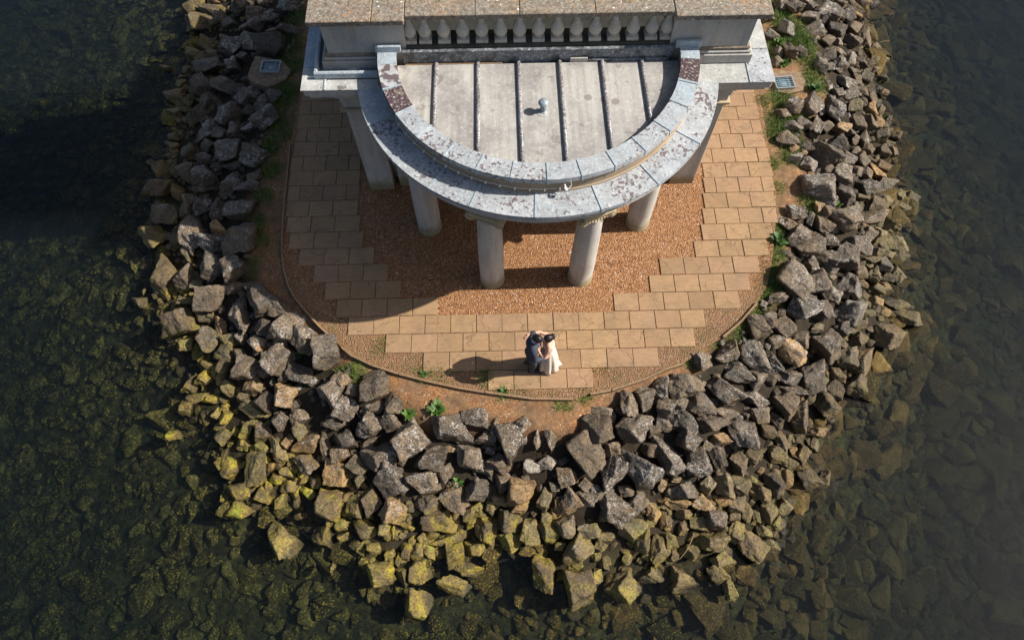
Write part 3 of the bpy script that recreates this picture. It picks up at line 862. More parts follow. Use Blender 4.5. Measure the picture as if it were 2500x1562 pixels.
# portico roof: lead bays between rolls
roof = box('roof_deck', -2.39, 2.39, 8.62, 8.86, 3.60, 3.70, MGUT, church)
rx = [-2.43, -1.76, -1.04, -0.34, 0.37, 1.10, 1.79, 2.43]
yb = 8.90
for i, (x0, x1) in enumerate(zip(rx, rx[1:])):
    xs = np.linspace(x0 + 0.004, x1 - 0.004, 13)
    bmx = bmesh.new()
    def zr(y): return 3.755 + (8.9 - y) * 0.028
    top_b = [bmx.verts.new((x, yb, zr(yb))) for x in xs]
    fy = [9.0 - math.sqrt(max(2.44 ** 2 - min(abs(x), 2.439) ** 2, 0.0)) for x in xs]
    fy = [min(y, yb - 0.02) for y in fy]
    top_f = [bmx.verts.new((x, y, zr(y))) for x, y in zip(xs, fy)]
    bot_b = [bmx.verts.new((x, yb, zr(yb) - 0.06)) for x in xs]
    bot_f = [bmx.verts.new((x, y, zr(y) - 0.06)) for x, y in zip(xs, fy)]
    for k in range(12):
        bmx.faces.new((top_f[k], top_f[k + 1], top_b[k + 1], top_b[k]))
        bmx.faces.new((bot_b[k], bot_b[k + 1], bot_f[k + 1], bot_f[k]))
        bmx.faces.new((top_b[k], top_b[k + 1], bot_b[k + 1], bot_b[k]))
        bmx.faces.new((bot_f[k], bot_f[k + 1], top_f[k + 1], top_f[k]))
    bmx.faces.new((top_f[0], top_b[0], bot_b[0], bot_f[0])); bmx.faces.new((top_b[12], top_f[12], bot_f[12], bot_b[12]))
    bm_obj('roof_panel', bmx, MROOF, roof)
    if i:
        bmx = bmesh.new()
        y_f = 9.0 - math.sqrt(2.425 ** 2 - x0 ** 2)
        zs = lambda y: zr(y) + 0.012
        tube_bm(bmx, [(x0, yb + 0.03, zs(yb) - 0.015), (x0, yb - 0.01, zs(yb) + 0.012), (x0, (yb + y_f) / 2, zs((yb + y_f) / 2) + 0.012), (x0, y_f, zs(y_f) + 0.012)], 0.036, 12)
        o_ = bm_obj('lead_roll', bmx, MROLL, roof, True)
vent = lathe('roof_vent', [(0.075, 3.78), (0.075, 3.80), (0.05, 3.815), (0.05, 3.97), (0.082, 3.975), (0.088, 3.99), (0.07, 4.02), (0.04, 4.035), (0.005, 4.042)], ML_V, church, 0.035, 7.80, 24)
lathe('vent_collar', [(0.115, 3.776), (0.115, 3.794), (0.07, 3.80)], MROOF, vent, 0.035, 7.80, 24)

# gutter behind the portico roof
box('gutter_floor', -2.385, 2.385, 8.905, 8.985, 3.60, 3.66, MGUT, church, 0.0)
fl = box('flashing', -2.32, 2.32, 8.95, 9.0, 3.665, 3.99, MGUT, church, 0.01)
box('flashing_cap', -2.32, 2.32, 8.93, 9.003, 3.993, 4.02, MGUT, fl, 0.008)
box('gutter_board', -2.30, -0.62, 8.908, 8.948, 3.70, 3.76, MWOOD, fl, 0.006)
box('gutter_board', 0.55, 0.85, 8.906, 8.948, 3.70, 3.84, MS_UP, fl, 0.006)
box('gutter_board', 0.86, 2.25, 8.908, 8.948, 3.70, 3.80, MGUT, fl, 0.006)

# end block: walls, pilasters, door
wall = box('wall', -3.40, 3.40, 9.36, 15.0, 0.0, 3.15, MS, church)
for s_ in (-1, 1):
    def sx(a, b): return sorted((s_ * a, s_ * b))
    p_ = box('pilaster', *sx(3.60, 3.07), 9.03, 9.355, 0.0, 2.52, MS, church, 0.008)
    box('pilaster_capital', *sx(3.64, 3.03), 8.99, 9.355, 2.523, 2.575, MS, p_, 0.01)
    box('pilaster_capital', *sx(3.68, 2.99), 8.95, 9.355, 2.577, 2.643, MS_CAP, p_, 0.014)
    p_ = box('pilaster', *sx(2.95, 2.68), 9.13, 9.355, 0.0, 2.642, MS, church, 0.008)
    for yy in (10.6, 12.4, 14.2):
        box('pilaster', *sx(3.60, 3.403), yy, yy + 0.55, 0.0, 2.60, MS, church, 0.008)
bmx = bmesh.new()
for x0, x1, y0, z0, z1, bv in ((-3.62, 3.62, 9.0, 2.646, 2.80, .006), (-3.645, 3.645, 8.975, 2.803, 2.95, .006), (-3.70, 3.70, 8.93, 2.953, 3.0, .012), (-3.61, 3.61, 9.01, 3.003, 3.20, .004), (-3.72, 3.72, 8.90, 3.203, 3.27, .02), (-3.84, 3.84, 8.78, 3.273, 3.33, .02), (-4.02, 4.02, 8.60, 3.333, 3.42, .008), (-4.08, 4.08, 8.545, 3.423, 3.575, .02)):
    for seg in ((x0, -2.20), (2.20, x1)):
        add_box(bmx, seg[0], seg[1], y0, 9.36, z0, z1, bv)
    add_box(bmx, x0, x1, 9.36, 15.0 + (3.4 - x1) * -1, z0, z1, bv)
bcor = bm_obj('block_entablature', bmx, MS, church)
vs = [('block_lead_sheet', -4.11, -3.70, 8.52, 9.04, ML_W), ('block_lead_sheet', -3.69, -2.76, 8.52, 8.755, ML_W), ('block_lead_sheet', -4.11, -3.885, 9.05, 15.3, ML_C),
      ('block_lead_sheet', 2.77, 3.655, 8.52, 9.30, ML_W), ('block_lead_sheet', 3.665, 4.11, 8.52, 9.30, ML_D), ('block_lead_sheet', 3.62, 4.11, 9.31, 11.2, ML_W), ('block_lead_sheet', 3.62, 4.11, 11.21, 15.3, ML_D)]
for nm, x0, x1, y0, y1, mt in vs:
    box(nm, x0, x1, y0, y1, 3.577, 3.605, mt, bcor, 0.006)
box('lead_welt', -3.712, -3.675, 8.515, 8.76, 3.58, 3.625, ML_C, bcor, 0.008)
box('lead_welt', 3.648, 3.672, 8.515, 9.0, 3.58, 3.622, ML_C, bcor, 0.008)
# left side: lead-lined box gutter round the pier
lip = box('gutter_lip', -3.88, -2.755, 8.76, 8.83, 3.606, 3.75, ML_C, bcor, 0.02)
box('gutter_lip', -3.88, -3.81, 8.835, 15.0, 3.606, 3.75, ML_C, bcor, 0.02)
box('gutter_lining', -3.808, -2.755, 8.832, 15.0, 3.58, 3.612, MGUT, bcor, 0.0)
fr = box('door_frame', -0.80, 0.80, 9.28, 9.357, 0.0, 2.25, MS_UP, church)
for s_ in (-1, 1):
    x0, x1 = sorted((s_ * 0.01, s_ * 0.68))
    d_ = box('door_leaf', x0, x1, 9.245, 9.278, 0.02, 2.12, MWOOD, fr)
    for z0, z1 in ((0.2, 0.95), (1.1, 1.95)):
        box('door_panel', x0 + 0.09, x1 - 0.09, 9.232, 9.244, z0, z1, MWOOD, fr)

# balustrade
for s_ in (-1, 1):
    def sx(a, b): return sorted((s_ * a, s_ * b))
    pl = box('pier_plinth', *sx(3.73, 2.75), 8.96, 9.42, 3.614, 3.80, MS_UP, church, 0.01)
    box('plinth_moulding', *sx(3.70, 2.77), 8.985, 9.42, 3.803, 3.86, MS_UP, pl, 0.02)
    box('plinth_moulding', *sx(3.66, 2.79), 9.005, 9.42, 3.863, 3.93, MCOP, pl, 0.02)
    if s_ < 0:
        box('lead_flashing', *sx(3.735, 2.76), 8.948, 8.958, 3.614, 3.70, ML_C, pl, 0.003)
    pier = box('pier', *sx(3.60, 2.24), 9.03, 9.46, 3.58, 4.575, MS_UP, church, 0.008)
    box('side_parapet', *sx(3.60, 3.22), 9.462, 15.0, 3.58, 4.575, MS_UP, church, 0.008)
    cuts = (2.19, 2.72, 3.77) if s_ < 0 else (2.19, 3.77)
    for a, b in zip(cuts, cuts[1:]):
        box('coping_stone', *sx(a + 0.003, b - 0.003), 8.89, 9.52, 4.60, 4.705, MCOP, pier, 0.012)
    box('coping_bed', *sx(2.21, 3.72), 8.94, 9.48, 4.577, 4.598, MS_UP, pier, 0.004)
    for y0, y1 in ((9.525, 10.9), (10.905, 12.3), (12.305, 13.7), (13.705, 15.1)):
        box('coping_stone', *sx(3.05, 3.77), y0, y1, 4.577, 4.70, MCOP, pier, 0.012)
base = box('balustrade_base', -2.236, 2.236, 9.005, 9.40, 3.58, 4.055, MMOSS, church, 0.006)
prof = [(0.085, 4.125), (0.09, 4.14), (0.062, 4.15), (0.064, 4.16), (0.09, 4.185), (0.109, 4.22), (0.116, 4.265), (0.112, 4.305), (0.096, 4.35), (0.072, 4.395), (0.052, 4.44), (0.045, 4.47), (0.045, 4.50), (0.062, 4.51), (0.062, 4.53), (0.05, 4.535), (0.05, 4.545)]
bal_me = None
for k in range(-7, 8):
    x = 0.3185 * k
    if abs(k) == 7: x = math.copysign(2.165, k)
    if bal_me is None:
        b0 = lathe('baluster', prof, MBAL, church, 0, 0, 20)
        bmx = bmesh.new(); bmx.from_mesh(b0.data)
        add_box(bmx, -0.105, 0.105, -0.105, 0.105, 4.058, 4.125, 0.006)
        add_box(bmx, -0.075, 0.075, -0.075, 0.075, 4.545, 4.576, 0.004)
        bmx.to_mesh(b0.data); bmx.free()
        bal_me = b0.data; o = b0
    else:
        o = bpy.data.objects.new('baluster', bal_me)
        link(o, church)
    o.location = (x, 9.16, 0.0)
rail_x = [-2.186, -1.05, -0.33, 0.90, 2.186]
for a, b in zip(rail_x, rail_x[1:]):
    box('coping_stone', a + 0.002, b - 0.002, 9.0, 9.40, 4.60, 4.70, MCOP, base, 0.012)
box('top_rail', -2.205, 2.205, 9.04, 9.36, 4.578, 4.598, MS_UP, base, 0.004)
box('flat_roof', -3.215, 3.215, 9.47, 15.0, 3.85, 3.95, MROOF_SHADE, church, 0.0)
# bell tower behind the balustrade, above the frame: its shade falls across the left bank and water
tower = box('tower_stage', -1.95, 1.95, 9.85, 13.65, 3.952, 8.2, MS, church, 0.02)
for z0, z1, e in ((8.2, 8.35, 0.10), (8.352, 8.5, 0.22), (4.0, 4.5, 0.08)):
    box('tower_cornice', -1.95 - e, 1.95 + e, 9.85 - min(e, 0.08), 13.65 + e, z0 + 0.001, z1, MS, tower, 0.02)
for k in range(12):                          # open belfry ring
    a_ = 2 * math.pi * (k + 0.5) / 12
    lathe('belfry_column', [(0.24, 8.5), (0.24, 8.6), (0.19, 8.65), (0.17, 10.9), (0.24, 11.0), (0.24, 11.1)], MS, tower, 1.55 * math.cos(a_), 11.75 + 1.55 * math.sin(a_), 16)
lathe('belfry_entablature', [(1.85, 11.1), (1.85, 11.5), (2.0, 11.6), (2.0, 11.75), (1.7, 11.8), (1.6, 12.4), (1.2, 13.0), (0.6, 13.35), (0.12, 13.45), (0.10, 14.1), (0.02, 14.4)], MS, tower, 0, 11.75, 40)
# thin cable clipped round the parapet
bmx = bmesh.new()
tube_bm(bmx, [(*arc_pt(2.722, d), 3.735 + 0.006 * math.sin(d)) for d in range(-62, 6, 2)], 0.005, 6)
cable = bm_obj('cable', bmx, MWHITE, church)
for d in range(-60, 6, 5):
    bmx = bmesh.new(); add_box(bmx, -0.012, 0.012, -2.735, -2.695, 3.70, 3.745)
    bmesh.ops.transform(bmx, matrix=Matrix.Translation((ARC_C[0], ARC_C[1], 0)) @ Matrix.Rotation(R(d), 4, 'Z'), verts=bmx.verts)
    bm_obj('cable_clip', bmx, MWHITE, cable)
# small security camera under the capping
cc = Vector((*arc_pt(2.80, 6.4), 3.80))
sec = lathe('security_camera', [(0.025, 3.80), (0.032, 3.805), (0.032, 3.83), (0.02, 3.85), (0.004, 3.855)], MWHITE, None, cc.x, cc.y, 16)
lathe('camera_dome', [(0.004, 3.762), (0.02, 3.768), (0.032, 3.785), (0.033, 3.799)], MBLACK, sec, cc.x, cc.y, 16)
bmx = bmesh.new()
q = Vector((*arc_pt(2.69, 6.4), 3.84)); q2 = Vector((*arc_pt(2.745, 8.2), 3.92)); q3 = Vector((*arc_pt(2.76, 8.6), 3.84))
tube_bm(bmx, [q, cc + Vector((0, 0, 0.045))], 0.014, 8)
tube_bm(bmx, [q2, q3, cc + Vector((0.03, -0.01, 0.0))], 0.006, 6)
bm_obj('bracket', bmx, MWHITE, sec)
tag(sec, 'small white dome security camera on the curved parapet', 'camera')
# ------------------------------------------------------------------ boulders of the rock armour
# survey of the stones: sheet, then "x y width height angle tone" on that sheet
# tones: g dark lichened, b brown-grey, y mossy olive, o ochre/tan, p pale grey
SURVEY = [
(A_, '860 90 260 170 -20 g;750 210 250 200 20 g;700 60 110 150 60 y;1170 60 200 200 0 g;1300 130 200 180 40 g;1470 175 230 110 5 g;1650 60 240 180 -10 g;1050 240 120 180 80 g;970 170 130 130 0 g;1290 260 260 150 15 g;1660 310 120 260 90 g;1450 420 300 260 -20 g;1230 420 260 150 -40 g;1060 460 300 210 -20 g;880 240 90 120 60 y;670 290 80 110 -60 y;810 410 160 170 0 y;680 530 160 150 30 y;780 580 130 130 0 g;900 530 130 80 -20 y;860 660 300 180 10 g;1090 640 170 150 -30 b;1490 320 140 90 0 o;420 665 120 50 -10 o;630 690 130 90 0 y;580 760 110 50 0 y;570 820 120 90 0 y;515 925 240 160 -5 b;1000 830 190 300 75 g;790 860 270 200 -20 g;640 1010 110 100 0 y;860 980 200 140 20 b;760 1100 300 160 35 b;1240 960 240 200 20 g;1380 1020 160 110 20 g;1480 950 110 180 90 g;1030 1120 260 260 -30 g;1120 1165 60 60 0 p;1240 1100 140 120 0 b;1400 1170 210 240 80 g;1250 1240 90 180 -60 p;850 1290 230 250 -40 g;500 1110 160 120 20 y;430 1170 80 110 -60 y;640 1070 120 50 10 y;970 1310 150 120 0 g;1110 1280 170 180 30 b;500 1350 140 90 -10 y;470 1430 170 110 0 y;665 1310 70 60 0 y;840 1450 120 120 0 b;1160 870 110 120 0 b;1180 560 120 110 0 g'),
(B_, '470 110 170 40 0 y;285 200 70 130 80 y;400 235 190 200 -30 o;660 90 170 180 0 b;1050 90 240 220 0 g;1300 120 230 260 85 g;800 30 140 80 20 y;820 150 170 130 10 b;620 280 180 220 70 b;800 350 260 260 30 g;950 220 110 170 -60 g;1070 220 170 90 15 g;1070 400 300 180 50 g;1250 430 270 110 20 g;390 440 190 230 -60 b;250 460 110 100 20 y;540 480 130 180 70 o;660 550 150 150 40 o;800 600 230 180 40 g;960 650 180 190 0 g;1170 640 310 270 20 g;430 700 220 280 80 b;290 910 290 240 -20 y;620 660 150 120 0 y;680 900 390 230 -70 b;510 950 190 130 -30 y;890 950 310 270 -50 g;970 850 170 140 10 o;1170 940 320 300 10 g;480 1020 80 100 -60 y;650 1110 170 120 -35 y;430 1290 460 260 80 b;620 1330 280 240 60 b;870 1230 240 220 -50 g;1100 1240 280 240 60 g;730 1400 140 100 20 y;1100 1420 160 120 0 o;1270 1420 160 130 0 b;700 1210 110 60 0 y;510 250 80 130 0 y;1300 330 150 100 30 b'),
(C_, '170 145 190 130 -40 y;325 85 90 70 0 y;210 50 80 30 90 y;610 150 180 120 -10 y;875 110 360 270 -5 g;540 370 330 320 30 b;1390 130 280 260 40 g;1530 215 210 180 10 g;1150 260 390 180 -85 g;780 290 170 120 -10 g;610 570 200 170 30 y;700 420 100 90 50 y;850 500 350 230 -65 g;970 400 200 130 -60 o;1410 390 220 180 10 g;1640 410 370 250 50 g;1330 570 200 160 0 o;1050 530 200 130 20 y;1170 490 150 110 90 b;1020 650 180 180 -20 y;1150 660 140 110 0 y;1790 540 260 230 -30 b;1980 640 330 270 50 g;1560 700 370 250 35 g;1210 800 310 250 40 g;1740 870 270 180 -30 g;1540 570 180 150 60 b;830 770 190 100 -15 y;1000 780 160 130 25 y;805 890 180 140 70 y;680 960 220 140 70 y;770 1080 270 110 15 y;870 1110 170 110 20 o;620 1180 200 160 -60 y;960 910 100 130 0 y;1060 1000 180 150 -50 y;1280 980 210 170 -30 o;1400 840 180 120 0 b;1590 900 110 120 0 b;1570 1065 230 230 -20 o;1410 1130 210 170 -30 b;1300 1220 330 150 -20 y;1000 1180 110 80 30 o;1020 1280 160 110 60 y;2080 1030 270 230 -40 g;2190 1210 230 220 -30 g;2100 1325 210 150 -10 g;2150 920 200 150 -10 o;2270 1010 150 110 60 b;1565 1330 180 190 10 b;1740 1280 170 170 10 b;960 1380 130 50 20 y;510 1460 150 110 10 y;930 1250 130 100 40 y;1190 1090 120 110 0 y'),
(D_, '600 270 210 170 10 y;820 190 200 120 80 y;955 220 190 170 -50 b;1320 220 190 160 60 y;775 325 120 90 -20 y;980 370 160 100 -10 y;1130 400 300 120 -65 y;1390 350 310 160 15 o;1205 330 90 110 0 o;1400 530 250 210 -20 b;930 570 360 230 80 y;650 560 270 220 -50 y;770 790 240 210 -40 y;740 980 300 190 10 y;1240 630 190 120 0 y;1105 680 140 120 0 b;1030 750 140 90 80 y;1235 755 150 140 -20 b;1360 700 100 80 0 o;1490 705 130 130 0 b;1420 820 180 120 -10 y;1160 900 180 130 70 y;1030 880 110 100 0 y;1310 905 120 80 80 y;1710 660 370 250 -30 o;1740 450 230 200 -20 o;1810 290 250 200 -20 g;2030 160 260 240 -20 g;2240 130 200 180 -20 b;2130 460 340 290 30 g;2250 710 330 310 -20 g;1640 920 320 300 -30 b;1885 960 240 190 -60 y;2060 870 320 180 -80 b;1910 560 240 180 -40 y;1590 380 220 120 -70 b;2030 330 170 100 20 b;2250 990 270 260 0 o;1350 1045 130 70 0 o;1165 1280 390 260 -50 y;1555 1250 210 210 0 y;1640 1110 110 100 -50 y;1760 1130 130 130 0 y;1975 1180 280 190 -20 y;2180 1160 180 130 60 y;2255 1215 140 50 90 o;1900 1330 150 120 10 y;2060 1360 160 110 -10 y;1780 1250 140 90 10 y;2390 1370 180 110 70 b;1930 690 160 110 60 y;960 830 150 150 0 y'),
(E_, '440 270 380 320 -80 b;810 190 370 280 -60 g;1050 90 260 180 0 b;1245 190 240 85 85 b;1160 290 210 130 10 b;1390 280 380 210 -65 b;1520 140 160 130 60 b;630 490 290 220 20 g;1015 500 340 240 -70 g;550 680 340 230 -15 b;760 620 200 130 60 b;1290 520 260 180 -10 b;1660 290 180 80 90 b;1790 300 170 120 -60 b;1620 540 180 160 0 p;1760 520 160 130 40 p;2150 390 420 330 -50 b;2250 200 290 260 -30 g;1060 790 250 230 20 g;1310 700 200 180 60 b;1500 760 300 280 20 o;1600 720 200 140 40 p;600 920 270 200 0 g;860 890 280 230 -45 b;1955 680 240 190 -10 o;1730 870 240 140 80 y;1820 750 130 110 -30 y;1980 900 240 190 -50 o;2140 860 230 160 -15 g;1860 940 150 90 -70 o;1490 940 190 150 10 o;1390 1090 240 230 0 g;1170 1170 330 230 -75 b;690 1090 340 250 10 b;760 1270 330 130 5 y;990 1010 180 120 60 y;1190 940 130 110 -60 b;1300 880 160 130 -20 o;1590 1180 310 200 85 y;1770 1200 220 180 -50 y;1960 1140 240 210 -40 b;1760 1070 150 100 20 y;2170 1190 220 140 0 y;1410 1270 240 220 30 y;1040 1350 230 200 30 b;830 1420 260 240 -50 y;1080 1010 90 100 0 y;480 1400 150 130 70 y;610 1390 190 90 -65 y;530 1260 110 90 60 y;430 1290 110 80 60 y;330 1240 90 70 0 y;1885 1340 130 95 20 y;2280 1340 130 110 0 y;1200 590 110 120 0 b;2130 740 130 130 -20 b;2310 870 110 120 0 b;330 510 90 90 0 b;1200 410 110 90 0 b;800 390 130 70 0 o'),
(F_, '400 180 340 270 25 g;350 40 210 90 10 g;700 40 180 110 -30 b;710 150 210 150 -30 g;890 130 280 210 -40 g;1040 40 190 100 0 b;1180 150 290 150 0 b;1390 140 180 120 60 g;1280 50 270 110 -10 b;1630 60 230 150 10 b;1505 250 340 270 -60 b;1240 290 210 120 0 o;590 220 120 120 -20 b;200 380 180 160 50 o;180 620 330 240 70 g;450 530 420 320 -60 g;720 420 430 230 -75 g;550 390 150 150 0 b;940 300 230 220 0 g;1050 520 270 260 -20 g;1230 460 210 160 -80 b;1420 520 260 150 -75 b;1110 370 110 110 0 y;1560 460 190 130 60 y;1700 200 180 130 -30 b;1800 110 190 140 -45 b;1840 310 180 160 -40 b;2060 90 240 210 60 g;1800 450 230 160 -25 b;1910 530 190 120 -15 y;2200 210 210 130 15 o;1960 390 110 80 30 o;2050 450 260 130 75 b;2160 340 140 90 80 y;2000 280 100 90 0 y;2100 700 260 220 -45 b;2260 690 190 120 80 b;1900 690 190 120 80 o;1780 740 250 210 -40 b;1640 790 290 150 -55 b;1380 690 140 110 0 b;1290 760 250 190 -55 y;1450 760 190 160 50 y;1120 730 180 150 70 y;890 790 270 170 -5 g;670 730 130 100 50 o;810 690 110 60 10 o;790 920 310 120 -10 o;1070 920 210 160 -20 o;330 800 150 140 20 b;440 920 310 190 75 b;200 980 340 260 -60 b;590 1000 220 140 -70 o;690 1080 160 90 80 o;1200 1060 240 230 -20 b;1410 940 190 150 10 b;1270 900 150 100 0 o;1510 1010 200 100 80 y;1390 1040 120 100 0 b;1600 1050 140 90 -70 y;1710 1000 200 180 60 y;1880 960 180 160 -10 y;1050 1110 210 160 0 y;890 1020 150 120 -20 b;880 1160 150 100 85 b;360 1180 280 200 -10 y;510 1270 240 200 40 y;1390 1200 220 170 70 y;1170 1290 310 210 10 y;1790 1120 210 130 10 y;1660 1200 180 130 -50 y;1740 1330 170 110 0 y;1560 1360 310 230 -50 b;640 1400 300 190 75 y;750 1310 190 150 -50 y;950 1390 200 160 -20 y;790 1430 90 110 0 b;1280 1440 240 150 -10 y;70 1330 130 110 0 y;340 1430 150 80 60 y;640 620 200 110 60 y;100 1250 200 90 0 y'),
(G_, '115 580 420 250 -75 b;430 730 400 360 -50 b;860 760 350 290 30 y;1170 620 230 150 -10 y;1470 680 300 240 -15 y;1870 480 210 190 -40 y;1810 620 220 180 -40 y;1940 760 230 120 -75 y;440 370 310 230 20 y;640 620 220 110 80 y;715 510 140 80 -65 y;945 430 190 90 60 y;1120 430 110 90 0 y'),
(H_, '445 540 100 75 70 y;900 590 320 240 -30 y;1010 420 120 110 40 y;1100 470 150 80 80 y;1130 640 180 150 85 y;1320 600 280 220 85 y;1270 910 330 300 40 y;1780 570 300 150 -15 y;1650 720 330 190 -5 y'),
(I_, '580 110 170 150 30 b;460 175 70 70 0 p;500 320 190 160 -10 g;640 255 120 85 80 b;850 200 320 240 20 g;1040 250 220 180 20 g;1120 90 200 160 -45 g;1310 60 260 200 80 p;1330 260 330 240 20 p;390 410 280 220 -35 b;680 420 250 200 10 b;280 530 180 60 -65 p;90 630 240 220 0 b;400 680 340 270 -50 g;545 740 240 150 -60 g;830 530 210 150 70 g;740 660 280 230 -30 o;1060 590 310 290 -30 b;1240 420 180 150 -30 b;1400 370 170 110 0 b;1410 530 200 170 -20 b;1290 700 240 210 50 b;1240 570 120 110 0 b;1460 740 320 250 20 b;1680 480 320 260 30 b;1800 190 290 120 -10 y;1840 310 330 160 -30 y;1560 140 150 110 -30 o;1600 30 200 80 0 y;950 900 340 300 40 g;700 880 260 180 10 b;240 860 360 180 -18 g;390 900 220 180 50 g;60 1000 430 240 -35 b;370 1090 290 140 -20 b;520 900 140 100 -40 b;1370 970 260 220 -10 b;1150 1020 220 180 -40 b;1180 870 190 110 -60 b;660 1160 290 240 -30 b;1060 1170 250 220 -50 b;850 1280 280 230 50 b;910 1090 150 110 70 b;720 1010 330 110 -15 b;590 540 160 130 0 b;990 400 150 80 20 y'),
(Z6_, '1670 720 190 180 20 g;940 1160 260 220 -70 b;1100 1090 210 180 50 b;1280 1000 210 200 40 b;1510 980 310 250 0 b;1300 1190 220 180 50 b;1640 1150 290 240 -60 b;1450 1150 150 140 0 g;690 1230 240 90 -20 b'),
(Z5_, '845 980 320 260 70 g;1055 1140 210 170 80 b;845 1200 260 120 10 g'),
(L_, '760 150 130 100 30 p;900 200 200 140 10 p;1000 410 340 300 -20 p;1060 110 310 240 -45 g;1290 150 160 150 0 g;1410 150 170 130 -60 g;1070 240 170 120 0 b;1240 310 230 200 60 g;1380 270 130 110 60 b;1460 300 130 140 0 b;1580 290 190 130 -60 o;1635 235 160 130 -10 o;1490 60 130 110 0 y;1650 80 150 130 10 b;1740 90 110 90 70 b;1490 440 230 160 -10 b;1670 410 180 170 -30 p;1265 500 230 210 50 g;1105 560 140 120 60 b;1430 530 130 100 -20 y;1560 600 220 140 20 b;1665 570 170 110 75 y;1800 520 150 110 70 y;1920 540 130 110 -60 y;1840 640 190 80 -15 y;1740 620 110 80 60 y;1250 740 310 230 -30 b;1345 640 150 140 -40 b;1540 730 280 180 20 b;770 690 210 130 -20 g;720 800 310 140 -20 o;920 730 170 75 85 g;1035 810 200 140 -65 b;800 920 310 180 10 b;920 1020 290 250 10 b;1100 960 220 140 10 b;1380 1000 290 190 -40 g;1500 900 210 140 60 b;1590 900 170 150 40 y;1700 800 190 150 -60 y;1760 980 270 170 0 y;1820 1110 190 140 20 y;1560 1070 140 130 40 y;1690 1090 130 100 0 y;1290 1130 270 250 -30 g;1080 1160 220 200 -10 g;920 1180 170 150 -20 b;1520 1140 190 100 0 y;1660 1200 150 140 0 p;1540 1290 170 170 0 y;1780 1300 200 150 70 y;1690 1330 140 100 0 y;1660 1410 110 110 0 o;770 1330 350 310 -40 b;1000 1360 300 230 20 g;1310 1400 260 230 80 p;1420 1270 170 130 0 b;1130 1310 80 70 0 y;1580 1430 170 120 0 y;1010 620 100 90 40 o;1080 670 150 120 0 g;1240 40 150 80 0 g;1370 80 100 100 0 b;890 40 150 110 0 b;1150 850 100 90 0 b'),
(M_, '430 40 150 110 -10 b;550 70 190 160 -30 b;690 50 180 150 -30 g;300 180 110 90 20 b;490 290 150 130 -20 p;700 180 180 130 -10 b;910 150 250 210 60 g;1075 150 170 150 -30 g;1170 160 110 110 0 o;1150 60 220 130 -10 b;1010 30 150 90 0 b;760 290 190 120 0 b;980 290 210 180 -40 g;1130 270 160 150 20 b;1250 350 280 140 80 b;1120 400 160 140 10 b;870 400 150 130 10 b;990 410 110 85 -30 b;510 510 210 130 -70 b;395 520 100 100 0 b;620 520 120 95 -50 b;340 350 130 95 -30 p;380 620 90 90 -30 b;1360 480 150 120 80 b;990 510 180 80 -10 o;910 550 130 100 0 g;815 650 160 115 -70 b;910 670 90 90 20 p;1015 640 180 140 70 b;1125 580 140 95 60 p;1215 610 160 105 -70 b;1295 630 150 85 80 b;1450 580 130 85 70 y;1350 600 90 90 0 y;1360 680 120 65 10 y;1140 690 130 80 -20 y;1185 790 150 95 -70 b;1070 820 190 140 -50 g;1110 930 180 130 0 g;980 910 150 100 -10 b;1260 770 130 130 0 y;905 870 100 55 60 p;1220 890 150 90 -20 b;1310 930 190 100 -70 b;1440 920 100 70 0 o;1450 770 100 80 0 y;950 1080 260 190 -60 g;720 1040 210 190 10 g;560 1060 160 150 -20 b;450 1120 130 90 0 b;830 1080 150 70 85 g;1150 1060 160 120 20 y;1330 1080 130 120 -20 o;1420 1090 140 70 80 b;540 1240 180 110 -30 p;660 1220 160 130 20 g;770 1250 240 130 80 b;880 1240 170 110 60 b;1015 1255 190 130 10 o;1100 1290 110 85 -30 g;1190 1220 180 115 -60 b;1300 1200 170 125 -50 b;1390 1200 100 130 0 o;1490 1170 110 70 60 y;1560 1345 120 120 0 o;1410 1340 160 130 20 y;1470 1285 70 50 0 p;1250 1360 170 115 80 b;1160 1360 120 95 50 b;500 1370 200 140 -25 b;710 1430 140 110 0 b;1000 1390 190 170 0 g;1310 1460 120 100 0 y;1430 1460 140 110 0 y;1490 1420 110 85 -40 y;560 1460 100 80 0 o;1240 200 80 90 0 b;1280 30 80 70 0 o')]
TONES = {'g': (0.112, 0.086, 0.058), 'b': (0.158, 0.112, 0.066), 'y': (0.20, 0.16, 0.075), 'o': (0.38, 0.23, 0.095), 'p': (0.31, 0.27, 0.22)}
TONE_WORD = {'g': 'dark lichen-speckled', 'b': 'brown-grey', 'y': 'mossy olive', 'o': 'ochre tan', 'p': 'pale grey'}

rng = np.random.RandomState(11)
ico_cache = {}
def ico(sub):
    if sub not in ico_cache:
        bm = bmesh.new()
        bmesh.ops.create_icosphere(bm, subdivisions=sub, radius=1.0)
        bm.verts.ensure_lookup_table()
        ico_cache[sub] = (np.array([v.co[:] for v in bm.verts]), np.array([[v.index for v in f.verts] for f in bm.faces]))
        bm.free()
    return ico_cache[sub]

